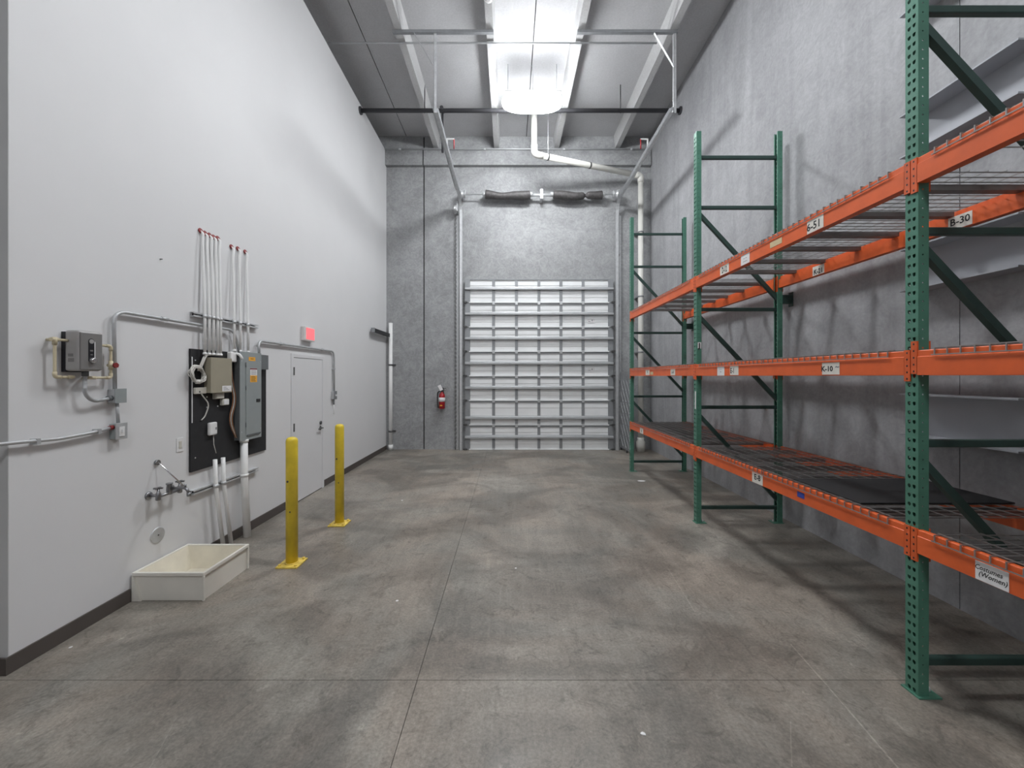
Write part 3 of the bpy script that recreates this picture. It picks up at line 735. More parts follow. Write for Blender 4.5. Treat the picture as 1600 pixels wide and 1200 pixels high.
# strut rails
def strut(label, z):
    t = thing('strut_rail', (XL, 4.1, z-0.02), label, 'strut')
    y0, y1 = 3.6, 4.53
    part('channel', MB().extrude([(XL, z-0.022), (XL+0.042, z-0.022), (XL+0.042, z-0.007), (XL+0.036, z-0.007), (XL+0.036, z-0.017), (XL+0.006, z-0.017),
          (XL+0.006, z+0.017), (XL+0.036, z+0.017), (XL+0.036, z+0.007), (XL+0.042, z+0.007), (XL+0.042, z+0.022), (XL, z+0.022)], 'y', y0, y1), 'galv', t)
    n = 9
    for k in range(n):
        y = y0 + (k+0.5)*(y1-y0)/n
        part('slot', MB().box(XL+0.005, XL+0.0075, y-0.03, y+0.03, z-0.007, z+0.007), 'black', t, 'dark slot')
strut('galvanized strut rail clamping the riser conduits above the backboard', 2.325)
strut('galvanized strut rail on the wall below the black backboard', 0.675)
# tan box
tb = thing('telephone_box', (XL, 3.87, 1.59), 'tan metal telephone box with white label on the black backboard', 'electrical box')
ty0, ty1, tz0, tz1 = 3.74, 4.02, 1.59, 1.93
wallbox('body', tb, ty0, ty1, tz0, tz1, XB, 0.088, 'tan', bevel=0.003)
wallbox('cover', tb, ty0-0.002, ty1+0.002, tz0-0.002, tz1+0.002, 0.086, 0.092, 'tan', bevel=0.002)
mb = MB().box(XL+0.092, XL+0.0935, 3.885, 4.01, 1.60, 1.655)
for q in range(3): mb.box(XL+0.0935, XL+0.094, 3.90, 3.98-0.02*q, 1.612+q*0.013, 1.617+q*0.013, 1)
part('label', mb, ['paperw', 'inkg'], tb, 'white printed label')
# small jacks
jk = thing('wall_jack', (XL+XB, 3.66, 1.6), 'small white double jack under the cable coil on the backboard', 'jack')
wallbox('body', jk, 3.61, 3.74, 1.585, 1.645, XB, 0.05, 'beige', bevel=0.006)
part('port', MB().cyl((XL+0.05, 3.655, 1.605), (XL+0.052, 3.655, 1.605), 0.008), 'hinge', jk)
jk = thing('wall_jack', (XL+XB, 3.9, 1.53), 'beige jack block just below the tan box', 'jack')
wallbox('body', jk, 3.84, 3.96, 1.525, 1.585, XB, 0.06, 'beige', bevel=0.006)
wallbox('lid', jk, 3.85, 3.95, 1.53, 1.57, 0.06, 0.066, 'beige', bevel=0.003)
jk = thing('wall_jack', (XL+XB, 4.0, 1.45), 'small beige jack hanging lowest on the backboard beside the breaker panel', 'jack')
wallbox('body', jk, 3.94, 4.03, 1.455, 1.52, XB, 0.06, 'beige', bevel=0.008)
wallbox('lid', jk, 3.95, 4.02, 1.462, 1.512, 0.06, 0.064, 'plastic', bevel=0.003)
# coil of cable
ck = thing('cable_coil', (XL+0.05, 3.68, 1.7), 'coil of white cable bundled on the backboard beside the tan box', 'cable')
for k in range(12):
    c = Vector((XL+0.055+0.012*random.uniform(-1, 1), 3.632+random.uniform(-0.01, 0.01), 1.765+random.uniform(-0.012, 0.012)))
    ry, rz = random.uniform(0.065, 0.088), random.uniform(0.06, 0.095)
    pts = [c + Vector((0.01*math.sin(3*a+k), ry*math.cos(a), rz*math.sin(a)-0.2*ry*math.cos(a))) for a in [2*math.pi*j/20 for j in range(21)]]
    part('loop', MB().tube(pts, 0.0045, 6), 'cable', ck)
for k in range(4):
    part('lead', MB().tube(fillet([(XL+0.05, 3.63+0.01*k, 1.80), (XL+0.06, 3.66+0.01*k, 1.88), (XL+0.055, 3.70+0.01*k, 1.95), (XL+0.03, 3.78+0.03*k, 1.965)], 0.05), 0.0045, 6), 'cable', ck)
part('tail', MB().tube(fillet([(XL+0.04, 3.66, 1.62), (XL+0.045, 3.70, 1.56), (XL+0.05, 3.775, 1.48), (XL+0.03, 3.74, 1.36), (XL+0.03, 3.70, 1.335)], 0.08), 0.006, 6), 'cable', ck)
part('tie', MB().cyl((XL+0.06, 3.62, 1.68), (XL+0.06, 3.62, 1.72), 0.02), 'cable', ck)
# loose brown cables beside the panel
bcx = thing('loose_cable', (XL+0.05, 4.08, 1.1), 'loose brown cables hanging between tan box and breaker panel', 'cable')
for k in range(3):
    part('strand', MB().tube(fillet([(XL+0.04, 4.05+0.015*k, 1.92), (XL+0.05, 4.045+0.02*k, 1.7), (XL+0.06, 4.10+0.02*k, 1.5), (XL+0.05, 4.02+0.02*k, 1.3), (XL+0.06, 4.12+0.01*k, 1.10)], 0.12), 0.0045, 6), ('cablebr', 'cable', 'cablebr')[k], bcx)
# network terminal
nb = thing('network_terminal', (XL+XB, 3.83, 1.19), 'white rounded network terminal low on the black backboard', 'network box')
wallbox('body', nb, 3.775, 3.875, 1.175, 1.30, XB, 0.055, 'plastic', bevel=0.012)
wallbox('indicator', nb, 3.845, 3.86, 1.225, 1.25, 0.055, 0.057, 'inkg')
part('cable', MB().tube([(XL+0.03, 3.85, 1.178), (XL+0.032, 3.853, 1.08), (XL+0.05, 3.86, 0.99)], 0.0035, 6), 'cable', nb)
# breaker panel
py0, py1, pz0, pz1 = 4.14, 4.495, 1.055, 2.015
bp = thing('breaker_panel', (XL+XB, 4.32, pz0), 'tall grey electrical breaker panel with amber warning stickers', 'breaker panel')
wallbox('body', bp, py0+0.012, py1-0.012, pz0+0.012, pz1-0.012, XB, 0.085, 'paneld')
wallbox('front', bp, py0, py1, pz0, pz1, 0.085, 0.095, 'panelg', bevel=0.003)
dl = wallbox('door', bp, py0+0.085, py1-0.025, pz0+0.05, pz1-0.165, 0.095, 0.101, 'panelg', bevel=0.002)
wallbox('latch', dl, py1-0.10, py1-0.04, 1.46, 1.495, 0.101, 0.108, 'black', 'black latch')
wallbox('bottom_lip', bp, py0+0.10, py1-0.03, pz0+0.045, pz0+0.062, 0.095, 0.106, 'paneld')
mb = MB().box(XL+0.095, XL+0.0962, py0+0.135, py0+0.245, pz1-0.095, pz1-0.052); mb.box(XL+0.0962, XL+0.0966, py0+0.165, py0+0.215, pz1-0.075, pz1-0.070, 1)
part('sticker', mb, ['amber', 'ink'], bp, 'amber warning sticker')
mb = MB().box(XL+0.101, XL+0.1022, py0+0.15, py0+0.265, pz1-0.33, pz1-0.255)
for q in range(4): mb.box(XL+0.1022, XL+0.1026, py0+0.165, py0+0.24-0.01*(q % 2), pz1-0.318+q*0.015, pz1-0.313+q*0.015, 1)
part('sticker', mb, ['amber', 'ink'], dl, 'amber warning sticker')
mb = MB().box(XL+0.101, XL+0.1022, py0+0.15, py0+0.265, pz1-0.255, pz1-0.19)
for q in range(3): mb.box(XL+0.1022, XL+0.1026, py0+0.165, py0+0.25, pz1-0.245+q*0.018, pz1-0.239+q*0.018, 1)
mb.box(XL+0.101, XL+0.1023, py0+0.15, py0+0.265, pz1-0.19, pz1-0.178, 2)
part('sticker', mb, ['paperw', 'inkg', 'seal'], dl, 'white sticker with red top')
for z in (1.2, 1.6, 1.85):
    part('hinge', MB().cyl((XL+0.1, py0+0.084, z), (XL+0.1, py0+0.084, z+0.05), 0.004, seg=8), 'paneld', dl)
for y in (py0+0.02, py1-0.02):
    for z in (pz0+0.1, pz1-0.1):
        part('screw', MB().cyl((XL+0.095, y, z), (XL+0.098, y, z), 0.006, seg=8), 'galv', bp)
sx = thing('electrical_box', (XL+XB, 4.62, 1.85), 'small dark grey box on the backboard behind the breaker panel', 'electrical box')
wallbox('body', sx, 4.515, 4.66, 1.83, 2.0, XB, 0.075, 'paneld', bevel=0.004)
part('knob', MB().cyl((XL+0.05, 4.66, 1.92), (XL+0.05, 4.675, 1.92), 0.01), 'black', sx)
# white fitting box over the cable entry
wf = thing('cable_fitting', (XL+0.04, 4.05, 1.93), 'white plastic conduit fitting between tan box and breaker panel', 'fitting')
wallbox('body', wf, 4.04, 4.128, 1.90, 2.005, XB, 0.07, 'whitepvc', bevel=0.01)
part('spout', MB().tube(fillet([(XL+0.05, 4.12, 1.99), (XL+0.10, 4.12, 1.985), (XL+0.125, 4.13, 1.93)], 0.03), 0.014), 'whitepvc', wf)
# conduits below the board
fc = thing('floor_conduit', (-2.865, 4.27, 0), 'thick white conduit dropping from breaker panel to the floor', 'conduit')
part('tube', MB().tube([(XL+0.06, 4.25, pz0+0.012), (XL+0.062, 4.25, 0.68), (-2.862, 4.262, 0.0)], 0.036, 14), 'whitepvc', fc)
part('lock_ring', MB().cyl((XL+0.06, 4.25, pz0-0.02), (XL+0.06, 4.25, pz0+0.01), 0.043), 'whitepvc', fc)
part('clamp', MB().cyl((XL+0.062, 4.25, 0.66), (XL+0.062, 4.25, 0.69), 0.041), 'whitepvc', fc)
for (xt, yt, lab) in ((336, 718, 'white stub conduit nearest the mop sink under the backboard'), (348.5, 715, 'white stub conduit between the other stub and the thick conduit')):
    a_ = wl(xt, yt, 0.065)
    t = thing('stub_conduit', (XL+0.065, a_.y, 0), lab, 'conduit', 'stub conduits')
    part('tube', MB().tube([(a_.x, a_.y, a_.z), (a_.x, a_.y+0.01, 0.675), (a_.x+0.02, a_.y+0.09, 0.0)], 0.019, 12), 'whitepvc', t)
    part('clamp', MB().cyl((a_.x, a_.y+0.01, 0.66), (a_.x, a_.y+0.01, 0.69), 0.024), 'galv', t)
# blank plate
bpz = wl(275, 684).z; t = thing('switch_plate', (XL, 3.49, 1.2), 'white blank switch plate on the wall beside the black backboard', 'switch plate')
wallbox('plate', t, 3.455, 3.525, 1.075, 1.20, 0, 0.007, 'plastic', bevel=0.003)
wallbox('rocker', t, 3.475, 3.505, 1.105, 1.17, 0.007, 0.010, 'beige', bevel=0.002)
# conduit over the door
pts = [(XL+0.05, 4.525, 2.0), (XL+0.035, 4.53, 2.165), (XL+0.028, 6.50, 2.165), (XL+0.028, 6.50, 1.50)]
dc = thing('wall_conduit', (XL, 5.5, 1.5), 'grey conduit bent over the white door down to a switch', 'conduit')
part('tube', MB().tube(fillet(pts, 0.11, 7), 0.0155, 10), 'emt', dc)
for y in (5.0, 6.1):
    part('coupling', MB().cyl((XL+0.031, y-0.03, 2.165), (XL+0.031, y+0.03, 2.165), 0.02), 'emt', dc)
part('strap', MB().box(XL, XL+0.047, 6.478, 6.522, 1.86, 1.885), 'emt', dc)
ds = thing('switch_box', (XL, 6.5, 1.36), 'small grey switch box at the end of the door conduit', 'switch box')
wallbox('body', ds, 6.45, 6.55, 1.37, 1.50, 0, 0.05, 'emt', bevel=0.004)
wallbox('cover', ds, 6.446, 6.554, 1.366, 1.504, 0.05, 0.056, 'galv_dull')
wallbox('toggle', ds, 6.49, 6.51, 1.42, 1.45, 0.056, 0.075, 'plastic')
part('drop', MB().cyl((XL+0.025, 6.5, 1.28), (XL+0.025, 6.5, 1.37), 0.014), 'galv_dull', ds)
part('cable_tail', MB().tube([(XL+0.025, 6.5, 1.29), (XL+0.028, 6.5, 1.12)], 0.006, 6), 'whitepvc', ds)
# exit sign
ey0, ey1, ez0, ez1 = 5.52, 5.80, 2.26, 2.46
es = thing('exit_sign', (XL, 5.66, ez0), 'lit red exit sign in a white case above the door', 'exit sign')
wallbox('case', es, ey0, ey1, ez0, ez1, 0, 0.06, 'signw', bevel=0.006)
wallbox('face', es, ey0+0.035, ey1-0.02, ez0+0.022, ez1-0.016, 0.06, 0.063, 'exitred', 'glowing red face')
# sink faucet
fa = thing('sink_faucet', (XL, 3.29, 0.77), 'rough chrome wall faucet with brace rod above the mop sink', 'faucet')
ya, yc, zf = 3.19, 3.40, 0.775
for y in (ya, yc):
    part('wall_flange', MB().lathe([(0.034, 0), (0.03, 0.01), (0.014, 0.016)], (XL, y, zf), (1,0,0), 16), 'brass', fa)
    part('inlet_arm', MB().cyl((XL+0.01, y, zf), (XL+0.075, y, zf), 0.012), 'brass', fa)
    vb = part('valve', MB().lathe([(0.012, -0.045), (0.018, -0.04), (0.018, 0.015), (0.012, 0.022), (0.009, 0.05)], (XL+0.08, y, zf+0.005), (0,0,1), 14), 'brass', fa)
    part('cross_handle', MB().bar((XL+0.05, y-0.01, zf+0.06), (XL+0.11, y+0.01, zf+0.06), 0.014, 0.012).bar((XL+0.07, y+0.03, zf+0.06), (XL+0.09, y-0.03, zf+0.06), 0.014, 0.012), 'brass', vb)
part('body', MB().cyl((XL+0.08, ya, zf-0.01), (XL+0.08, yc, zf-0.01), 0.013), 'brass', fa)
ym = (ya+yc)/2
part('spout_post', MB().lathe([(0.02, -0.02), (0.022, 0.02), (0.018, 0.06), (0.024, 0.065), (0.024, 0.075)], (XL+0.08, ym, zf), (0,0,1), 14), 'brass', fa)
part('spout', MB().tube(fillet([(XL+0.08, ym, zf+0.03), (XL+0.22, ym, zf+0.035), (XL+0.245, ym, zf-0.01)], 0.03), 0.012), 'brass', fa)
part('pail_hook', MB().cyl((XL+0.215, ym, zf+0.035), (XL+0.215, ym, zf+0.065), 0.008), 'brass', fa)
part('hose_end', MB().cyl((XL+0.245, ym, zf-0.035), (XL+0.245, ym, zf-0.005), 0.016), 'brass', fa)
bt = Vector((XL, 3.26, 1.03))
part('brace_flange', MB().cyl(bt, bt+Vector((0.02,0,0)), 0.022), 'brass', fa)
part('brace_rod', MB().tube([bt+Vector((0.012,0,0)), bt+Vector((0.03,0,-0.01)), (XL+0.20, ym, zf+0.05)], 0.0055, 8), 'chrome', fa, 'bright chrome brace rod')
# round cover plate
c = wl(246, 836)
t = thing('cleanout_cover', (XL, c.y, c.z), 'round brushed metal cleanout cover on the wall above the mop sink', 'cover plate')
part('plate', MB().lathe([(0.066, 0), (0.066, 0.004), (0.06, 0.008)], (XL, c.y, c.z), (1,0,0), 28), 'galv', t)
part('screw', MB().cyl((XL+0.008, c.y, c.z), (XL+0.011, c.y, c.z), 0.006, seg=8), 'hinge', t)
solo('nail', MB().cyl((XL, wl(250, 405).y, wl(250, 405).z), (XL+0.02, wl(250, 405).y, wl(250, 405).z), 0.004, seg=8), 'hinge', 'small dark nail in the white wall beside the riser conduits', 'nail')
# mop sink
mx0, mx1, my0, my1, mz = XL+0.012, -2.375, 3.035, 3.565, 0.222
ms = thing('mop_sink', ((mx0+mx1)/2, (my0+my1)/2, 0), 'cream cast stone mop sink on the floor against the white wall', 'mop sink')
bs = MB(); q = 0.02; iz = 0.03
O = [(mx0,my0),(mx1,my0),(mx1,my1),(mx0,my1)]; I = [(mx0+q,my0+q),(mx1-q,my0+q),(mx1-q,my1-q),(mx0+q,my1-q)]
B = [(mx0+0.09,my0+0.07),(mx1-0.07,my0+0.07),(mx1-0.07,my1-0.07),(mx0+0.09,my1-0.07)]
rm = MB(); v = [(x,y,mz) for x,y in O]+[(x,y,mz) for x,y in I]+[(x,y,mz-0.028) for x,y in O]+[(x,y,mz-0.028) for x,y in I]
fcs = []
for k in range(4):
    j = (k+1) % 4; fcs += [(k,j,4+j,4+k), (8+k,8+j,j,k), (4+k,4+j,12+j,12+k), (8+j,8+k,12+k,12+j)]
rm.add(v, fcs); part('rim', rm, 'sink', ms, bevel=0.004)
v = [(x,y,mz-0.01) for x,y in I]+[(x,y,iz) for x,y in B]
part('basin', MB().add(v, [(k,(k+1) % 4,4+(k+1) % 4,4+k) for k in range(4)]+[(4,5,6,7)]), 'sinkin', ms, 'stained cream basin')
sk = 0.016
part('skirt', MB().box(mx0, mx1-sk, my0+sk, my0+sk+0.006, 0, mz-0.028).box(mx1-sk-0.006, mx1-sk, my0+sk, my1, 0, mz-0.028).box(mx0, mx1-sk, my1-sk, my1-sk+0.006, 0, mz-0.028), 'sink', ms)
part('corner_post', MB().box(mx1-sk, mx1, my0, my0+sk, 0, mz-0.028), 'sink', ms, bevel=0.003)
part('corner_post', MB().box(mx1-sk, mx1, my1-sk, my1, 0, mz-0.028), 'sink', ms, bevel=0.003)
part('corner_gusset', MB().extrude([(mx0, 0), (mx0+0.07, 0), (mx0+0.012, mz-0.03), (mx0, mz-0.03)], 'y', my0, my0+sk), 'sink', ms)
part('drain', MB().lathe([(0.04, 0), (0.036, 0.004), (0.01, 0.001)], ((mx0+mx1)/2, (my0+my1)/2, iz)), 'brass', ms)
# bollards
for (x, y, lab) in ((-2.03, 3.643, 'yellow steel bollard with square base plate beside the mop sink'), (-2.015, 4.63, 'yellow steel bollard with square base plate in front of the white door')):
    bo = thing('bollard', (x, y, 0), lab, 'bollard', 'yellow bollards')
    pl = part('base_plate', MB().box(x-0.098, x+0.098, y-0.098, y+0.098, 0, 0.014), 'yplate', bo, bevel=0.002)
    for sx_ in (-1, 1):
        for sy_ in (-1, 1):
            part('anchor_bolt', MB().cyl((x+sx_*0.072, y+sy_*0.072, 0.012), (x+sx_*0.072, y+sy_*0.072, 0.03), 0.013, seg=6), 'yplate', pl)
    part('post', MB().lathe([(0.051, 0.014), (0.051, 1.145), (0.047, 1.165), (0.035, 1.178), (0.015, 1.184)], (x, y, 0), (0,0,1), 24), 'yellow', bo)
    part('weld', MB().lathe([(0.058, 0.014), (0.052, 0.024)], (x, y, 0), (0,0,1), 24), 'yplate', bo)
    part('scuff', MB().cyl((x-0.012, y-0.049, 0.78), (x-0.012, y-0.053, 0.78), 0.010, seg=8).cyl((x+0.01, y-0.049, 0.50), (x+0.01, y-0.053, 0.50), 0.007, seg=8), 'base', bo, 'dark scuff marks')

# ================================================================== PALLET RACK
RX0, RX1 = 2.228, 3.25            # aisle face, wall face of the frames
PITCH = 2.52; Y1 = 2.127; PW, PD, PH = 0.069, 0.056, 4.67
FY = [Y1 + PITCH*(k-1) for k in range(4)]      # near faces of the four frames, first one beside the viewer
LV = [(0.787, 0.916), (1.757, 1.892), (2.803, 2.940)]
rack = thing('pallet_rack', ((RX0+RX1)/2, FY[1], 0), 'long pallet rack with green upright frames and orange beams along the concrete wall', 'pallet rack')
RL = rack.location.copy()

def post_mesh():
    """C-section upright, web at x=0 looking to -x, flanges to +x; punched holes every two inches"""
    m_ = MB(); st = 0.0508; n = int(PH/st)
    tear = [(0.0, 0.0105), (0.0078, 0.0085), (0.0088, 0.0), (0.0055, -0.0085), (0.0, -0.0125), (-0.0055, -0.0085), (-0.0088, 0.0), (-0.0078, 0.0085)]
    rnd = [(0.0048*math.sin(a), 0.0048*math.cos(a)) for a in [k*math.pi/4 for k in range(8)]]
    def cell(org, u, wd, z0, z1, hole, zc, uc):
        u = Vector(u); o_ = Vector(org)
        P = lambda a, z: o_ + u*a + Vector((0,0,z))
        out = [(wd/2, z1), (wd, z1), (wd, (z0+z1)/2), (wd, z0), (wd/2, z0), (0, z0), (0, (z0+z1)/2), (0, z1)]
        vs = [P(a, z) for a, z in out] + [P(uc+a, zc+z) for a, z in hole]
        m_.add(vs, [(k, (k+1) % 8, 8+(k+1) % 8, 8+k) for k in range(8)])
    for k in range(n):
        z0 = k*st; z1 = z0+st if k < n-1 else PH
        for h in (0, 1):
            cell((0, h*PW/2, 0), (0,1,0), PW/2, z0, z1, tear, z0+st*0.5, PW/4 + (0.004 if h == 0 else -0.004))
        for y in (0, PW):
            cell((0, y, 0), (1,0,0), PD, z0, z1, rnd, z0+st*0.5, PD*0.42)
    m_.add([(PD,0,0),(PD,0.014,0),(PD,0.014,PH),(PD,0,PH)], [(0,1,2,3)])
    m_.add([(PD,PW,0),(PD,PW-0.014,0),(PD,PW-0.014,PH),(PD,PW,PH)], [(0,1,2,3)])
    return m_.mesh('upright_post', ['green'])
pmesh = post_mesh()
mm = pmesh.copy()
for v_ in mm.vertices: v_.co.x = -v_.co.x
mm.flip_normals()
def rp_(name, mesh, loc, label=None, solid=0):
    o_ = bpy.data.objects.new(name, mesh); COL.objects.link(o_); o_.parent = rack
    o_.location = Vector(loc) - RL; mods(o_, 0, solid)
    if label: o_['label'] = label
    return o_
HB = [0.18, 1.38, 2.55, 3.77, 4.37]
for k, fy in enumerate(FY):
    for X, me, s_ in ((RX0, pmesh, 1), (RX1, mm, -1)):
        po = rp_('upright_post', me, (X, fy, 0), solid=0.0022)
        ft = MB().box(X-s_*0.012, X+s_*0.115, fy-0.015, fy+PW+0.015, 0, 0.008)
        fo = part('foot_plate', ft, 'green', rack)
        part('anchor_bolt', MB().cyl((X+s_*0.09, fy+PW/2, 0.006), (X+s_*0.09, fy+PW/2, 0.03), 0.01, seg=6), 'galv', fo)
    a_, b_ = RX0+0.03, RX1-0.03; yc_ = fy+PW/2
    for z in HB:
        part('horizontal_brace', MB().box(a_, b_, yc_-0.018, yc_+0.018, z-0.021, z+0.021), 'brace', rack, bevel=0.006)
    for z0, z1 in ((0.27, 1.29), (1.47, 2.47), (2.68, 3.70)):
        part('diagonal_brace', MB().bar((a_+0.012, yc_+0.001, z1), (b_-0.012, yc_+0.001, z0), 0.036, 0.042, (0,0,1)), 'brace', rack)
    if k:
        zt = 2.67
        part('wall_tie', MB().box(RX1-0.03, XR-0.0095, yc_-0.03, yc_+0.03, zt-0.05, zt+0.05).box(XR-0.0095, XR-0.0015, yc_-0.035, yc_+0.035, zt-0.085, zt+0.085), 'brace', rack, 'dark green wall tie')
# beams
beams = {}
BT = 0.055
for bay in range(3):
    y0, y1 = FY[bay]+PW-0.001, FY[bay+1]+0.001
    for li, (z0, z1) in enumerate(LV):
        for sd_ in (0, 1):
            if sd_ == 0:
                fx_ = RX0-0.008
                pr = [(fx_, z0), (fx_, z1-0.036), (fx_+0.003, z1-0.033), (fx_+0.003, z1-0.004), (fx_+0.006, z1), (fx_+0.032, z1), (fx_+0.032, z1-0.04), (fx_+BT, z1-0.04), (fx_+BT, z0)]
                cxr = (RX0-0.0085, RX0-0.0025); s_ = 1
            else:
                fx_ = RX1+0.008
                pr = [(fx_, z0), (fx_, z1-0.004), (fx_-0.004, z1), (fx_-0.032, z1), (fx_-0.032, z1-0.04), (fx_-BT, z1-0.04), (fx_-BT, z0)]
                cxr = (RX1+0.0025, RX1+0.0085); s_ = -1
            be = part('load_beam', MB().extrude(pr, 'y', y0, y1), 'orange', rack)
            beams[(bay, li, sd_)] = be
            for e in (0, 1):     # connectors hooked onto the posts
                ya_, yb_ = (y0-0.031, y0) if e == 0 else (y1, y1+0.031)
                zc0, zc1 = z0-0.035-0.012*e, z1+0.004
                if li == 1 and bay == 0 and e == 1: zc0, zc1 = z0+0.006, z1+0.05
                cn = MB().box(cxr[0], cxr[1], ya_, yb_, zc0, zc1)
                for q in range(5):
                    zq = zc0 + 0.014 + q*(zc1-zc0-0.03)/4; ym_ = (ya_+yb_)/2
                    if sd_ == 0: cn.add([(cxr[0]-0.0004, ym_+dy, zq+dz) for dy, dz in ((-0.004,-0.005), (-0.004,0.005), (0.004,0.005), (0.004,-0.005))], [(0,1,2,3)], 1)
                yl = y0 if e == 0 else y1
                cn.box(RX0-0.008 if sd_ == 0 else RX1-0.066, RX0+0.066 if sd_ == 0 else RX1+0.008, yl-0.002, yl+0.002, zc0, zc1)
                part('beam_connector', cn, ['orange_d', 'black'], be)

def card(bay, li, sd_, yc_, wd, z0, z1, mat_, lines=(), label=None, bold=0.02, slant=0.0):
    """paper stuck on the aisle face of a beam"""
    X = (RX0-0.008 if sd_ == 0 else RX1-BT+0.008)
    m_ = MB().box(X-0.0022, X-0.0004, yc_-wd/2, yc_+wd/2, z0, z1)
    for s_, dy, dz, h, sx_, ink in lines:
        put_text(m_, s_, (X-0.0028, yc_+dy, (z0+z1)/2+dz), UA, VA, h, ink, sx_, bold, slant)
    return part('paper_card', m_, [mat_, 'ink', 'inkg'], beams[(bay, li, sd_)], label)
def dy(px, X): return X*F/(px-CX)
X0 = RX0-0.008; X1_ = RX1-BT+0.008
def span(p0, p1, X): a_, b_ = dy(p0, X), dy(p1, X); return (a_+b_)/2, abs(a_-b_)
# top level, aisle side
y, wd = span(1261.5, 1287, X0); card(1, 2, 0, y, wd, 2.806, 2.90, 'paper', [('6-51', 0.012, 0.0, 0.055, 0.95, 1)], 'paper card reading 6-51', 0.03)
y, wd = span(1203.5, 1222, X0); card(1, 2, 0, y, wd, 2.838, 2.885, 'papert', [('- - -', 0, 0, 0.012, 1.2, 2)], 'small tan label')
y, wd = span(1158, 1171.5, X0); card(1, 2, 0, y, wd, 2.806, 2.90, 'paperw', [('~ ~', 0, 0.012, 0.03, 0.9, 2), ('~~~', 0, -0.016, 0.03, 0.9, 2)], 'plain white card with faint writing')
y, wd = span(1125.5, 1139, X0); card(1, 2, 0, y, wd, 2.808, 2.90, 'paper', [('D-12', 0, 0, 0.06, 0.55, 1)], 'paper card reading D-12', 0.04)
# top level, wall side
y, wd = span(1482, 1519.5, X1_); card(1 if y > Y1 else 0, 2, 1, y, wd, 2.806, 2.90, 'paper', [('B-30', 0.0, 0.008, 0.05, 0.95, 1)], 'paper card reading B-30', 0.02)
y, wd = span(1270, 1288, X1_); card(1, 2, 1, y, wd, 2.806, 2.90, 'paper', [('K-21', 0.0, -0.01, 0.05, 0.85, 1)], 'paper card reading K-21', 0.04)
# middle level
y, wd = span(1285, 1312, X0); card(1, 1, 0, y, wd, 1.762, 1.845, 'paper', [('K-10', 0.03, 0.0, 0.036, 1.0, 1), ('~', -0.055, 0.015, 0.04, 0.9, 2)], 'torn paper card reading K-10', 0.05)
y, wd = span(1121, 1132, X0); card(1, 1, 0, y, wd, 1.758, 1.853, 'paperw', [('~ ~', 0, 0.02, 0.025, 0.9, 2), ('~', 0, -0.005, 0.03, 1, 2)], 'plain white card with faint writing')
y, wd = span(1141, 1154, X0); card(1, 1, 0, y, wd, 1.762, 1.853, 'paper', [('E-1', 0.03, 0, 0.05, 0.8, 1)], 'paper card reading E-1', 0.04)
y, wd = span(1009, 1015, X0); card(2, 1, 0, y, wd, 1.77, 1.853, 'paper', [('B', 0, 0.01, 0.035, 1, 1)], 'small lettered paper card', 0.03)
y, wd = span(1016.3, 1020.5, X0); card(2, 1, 0, y, wd, 1.775, 1.82, 'papert', label='scrap of tan tape')
y, wd = span(1048, 1055, X0); card(2, 1, 0, y, wd, 1.765, 1.85, 'paper', [('A-9', 0, 0, 0.04, 0.9, 1)], 'small lettered paper card', 0.04)
# lowest level
y, wd = span(1175.5, 1192, X0); card(1, 0, 0, y, wd, 0.789, 0.878, 'paper', [('E-8', 0.0, 0.012, 0.05, 0.95, 1)], 'paper card reading E-8', 0.04)
y, wd = span(1246, 1257, X0); card(1, 0, 0, y, wd, 0.825, 0.866, 'blue', label='small blue tape patch')
y, wd = span(1000, 1005, X0); card(2, 0, 0, y, wd, 0.79, 0.877, 'paper', [('B', 0, 0, 0.04, 1, 1)], 'small lettered paper card', 0.03)
y, wd = span(1524.5, 1577, X0)
card(0, 0, 0, y, wd, 0.789, 0.876, 'paperw', [('Costumes', 0.012, 0.018, 0.023, 0.8, 1), ('(Women)', -0.004, -0.010, 0.023, 0.85, 1)], 'white card handwritten Costumes (Women)', 0.015, 0.25)
# letter and strip on the second frame's aisle post
fy = FY[2]
m_ = MB().box(RX0+0.012, RX0+0.052, fy-0.0035, fy-0.0015, 2.08, 2.155)
put_text(m_, 'J', (RX0+0.032, fy-0.0042, 2.118), (1,0,0), VA, 0.055, 1, 1.0, 0.06)
part('letter_sticker', m_, ['paperw', 'ink'], rack, 'white sticker with black letter J')
part('white_tape', MB().box(RX0-0.004, RX0-0.0015, fy+0.012, fy+0.036, 1.36, 1.57), 'paperw', rack, 'strip of white tape')

# wire decks
DW = 1.14
def deck_meshes():
    m_ = MB(); xa, xb = -0.5225, 0.5225; r = 0.0052
    n = 20
    for k in range(n):
        y = -DW/2 + 0.01 + k*(DW-0.02)/(n-1)
        m_.bar((xa, y, 0.004), (xb, y, 0.004), r, r)
        m_.bar((xa, y, 0.006), (xa, y, -0.032), r, r, (0,1,0)); m_.bar((xb, y, 0.006), (xb, y, -0.032), r, r, (0,1,0))
    for k in range(10):
        x = xa + 0.03 + k*(xb-xa-0.06)/9
        m_.bar((x, -DW/2, 0.0098), (x, DW/2, 0.0098), r, r)
    for x in (xa-0.0058, xb+0.0058):
        m_.bar((x, -DW/2, -0.029), (x, DW/2, -0.029), r, r)
    c_ = MB(); xc = 0.475; 
    c_.extrude([(-0.028, -0.036), (-0.028, -0.002), (-0.024, -0.002), (-0.024, -0.032), (0.024, -0.032), (0.024, -0.002), (0.028, -0.002), (0.028, -0.036)], 'x', -xc, xc)
    return m_.mesh('wire_mesh', ['wire']), c_.mesh('support_channel', ['chan'])
wm, cm = deck_meshes()
bayn = ('Costumes card', 'blue tape', 'rain leader')
lvn = ('lowest', 'middle', 'top')
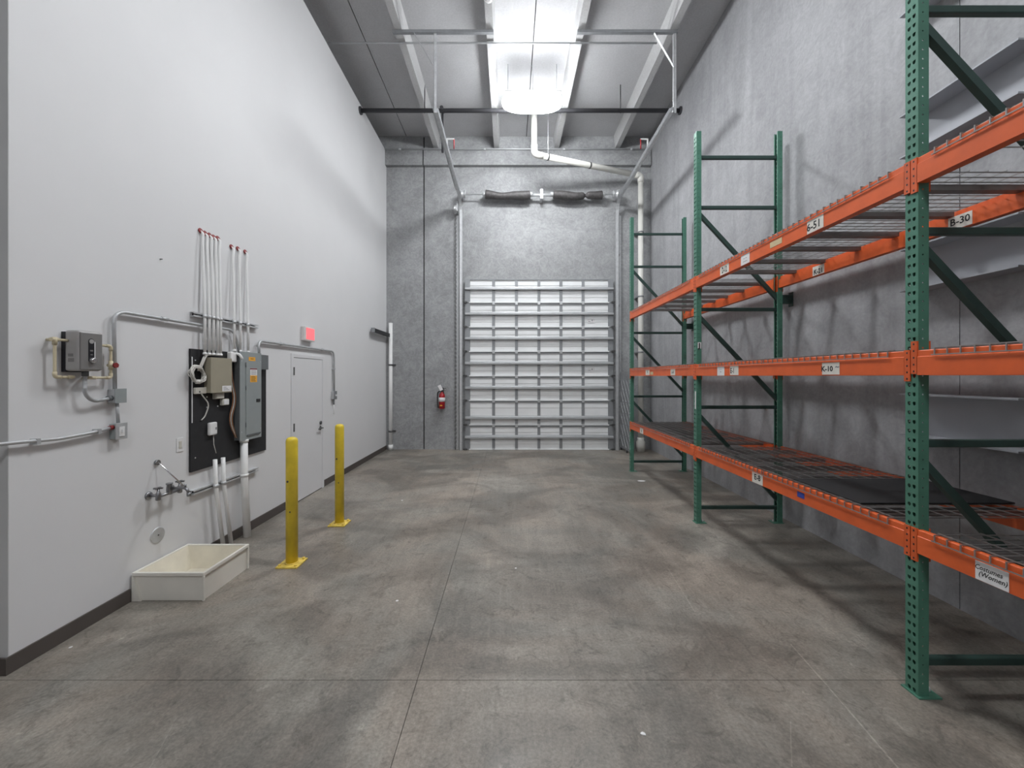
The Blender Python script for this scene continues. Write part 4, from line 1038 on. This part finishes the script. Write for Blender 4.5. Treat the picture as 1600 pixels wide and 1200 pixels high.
for bay in range(3):
    ym_ = (FY[bay]+PW+FY[bay+1])/2
    for li, (z0, z1) in enumerate(LV):
        for h in (-1, 1):
            yy = ym_ + h*(DW/2+0.004)
            d_ = thing('wire_deck', ((RX0+RX1)/2, yy, z1+0.001), 'wire deck on %s beams in the %s bay, half %s the overhead door' % (lvn[li], bayn[bay], 'towards' if h > 0 else 'away from'), 'wire deck', 'wire decks on the pallet rack')
            o_ = bpy.data.objects.new('wire_mesh', wm); COL.objects.link(o_); o_.parent = d_; o_['kind'] = 'stuff'
            for q in (-0.4, 0, 0.4):
                o_ = bpy.data.objects.new('support_channel', cm); COL.objects.link(o_); o_.parent = d_; o_.location = (0, q, 0)
# black mat on the lowest deck
solo('black_mat', MB().box(2.25, 3.24, 2.50, 3.09, 0.931, 0.941), 'mat', 'flat black board lying on the lowest wire deck of the rack', 'board', bevel=0.002)

# ------------------------------------------------------------------ steel channels on the right wall
def wchan(zb_, zt_, label):
    y0, y1, xf = 2.455, 3.205, 3.20
    t = thing('wall_channel', (XR, (y0+y1)/2, zb_), label, 'steel channel', 'steel channels on the concrete wall')
    part('web', MB().box(XR-0.012, XR, y0, y1, zb_, zt_), 'steelch', t)
    part('top_flange', MB().box(xf, XR-0.012, y0, y1, zt_-0.012, zt_), 'steelch', t)
    part('bottom_flange', MB().box(xf, XR-0.012, y0, y1, zb_, zb_+0.012), 'steelch', t)
wchan(4.69, 5.04, 'grey steel channel mounted highest on the concrete wall above the rack')
wchan(3.53, 3.88, 'grey steel channel on the concrete wall just above the top rack beams')
wchan(2.44, 2.785, 'grey steel channel on the concrete wall just below the top rack beams')
wchan(1.265, 1.61, 'grey steel channel on the concrete wall below the middle rack beams')

# ------------------------------------------------------------------ scraps on the floor
for k, (px, py, s_, lab) in enumerate(((1002, 751.5, 0.045, 'white paper scrap on the floor under the rack'), (628, 782, 0.02, 'white paint chip on the floor before the overhead door'),
        (110, 1012, 0.012, 'white crumb on the floor near the brown base'), (806, 888, 0.012, 'white crumb on the floor in the middle of the aisle'),
        (620, 939, 0.014, 'white crumb on the floor beside the sawn joint'), (1005, 1147, 0.011, 'pale splinter on the floor of the open aisle'))):
    d = F*CH/(py-CY); x = (px-CX)*d/F
    pts = [(x + s_*(0.6+0.4*random.random())*math.cos(a)*(1.6 if k in (0, 5) else 1), d + s_*(0.6+0.4*random.random())*math.sin(a)) for a in [j*math.pi/3.5 for j in range(7)]]
    solo('floor_scrap', MB().extrude(pts, 'z', 0.0, 0.003), 'paperw', lab, 'scrap', 'scraps on the floor')
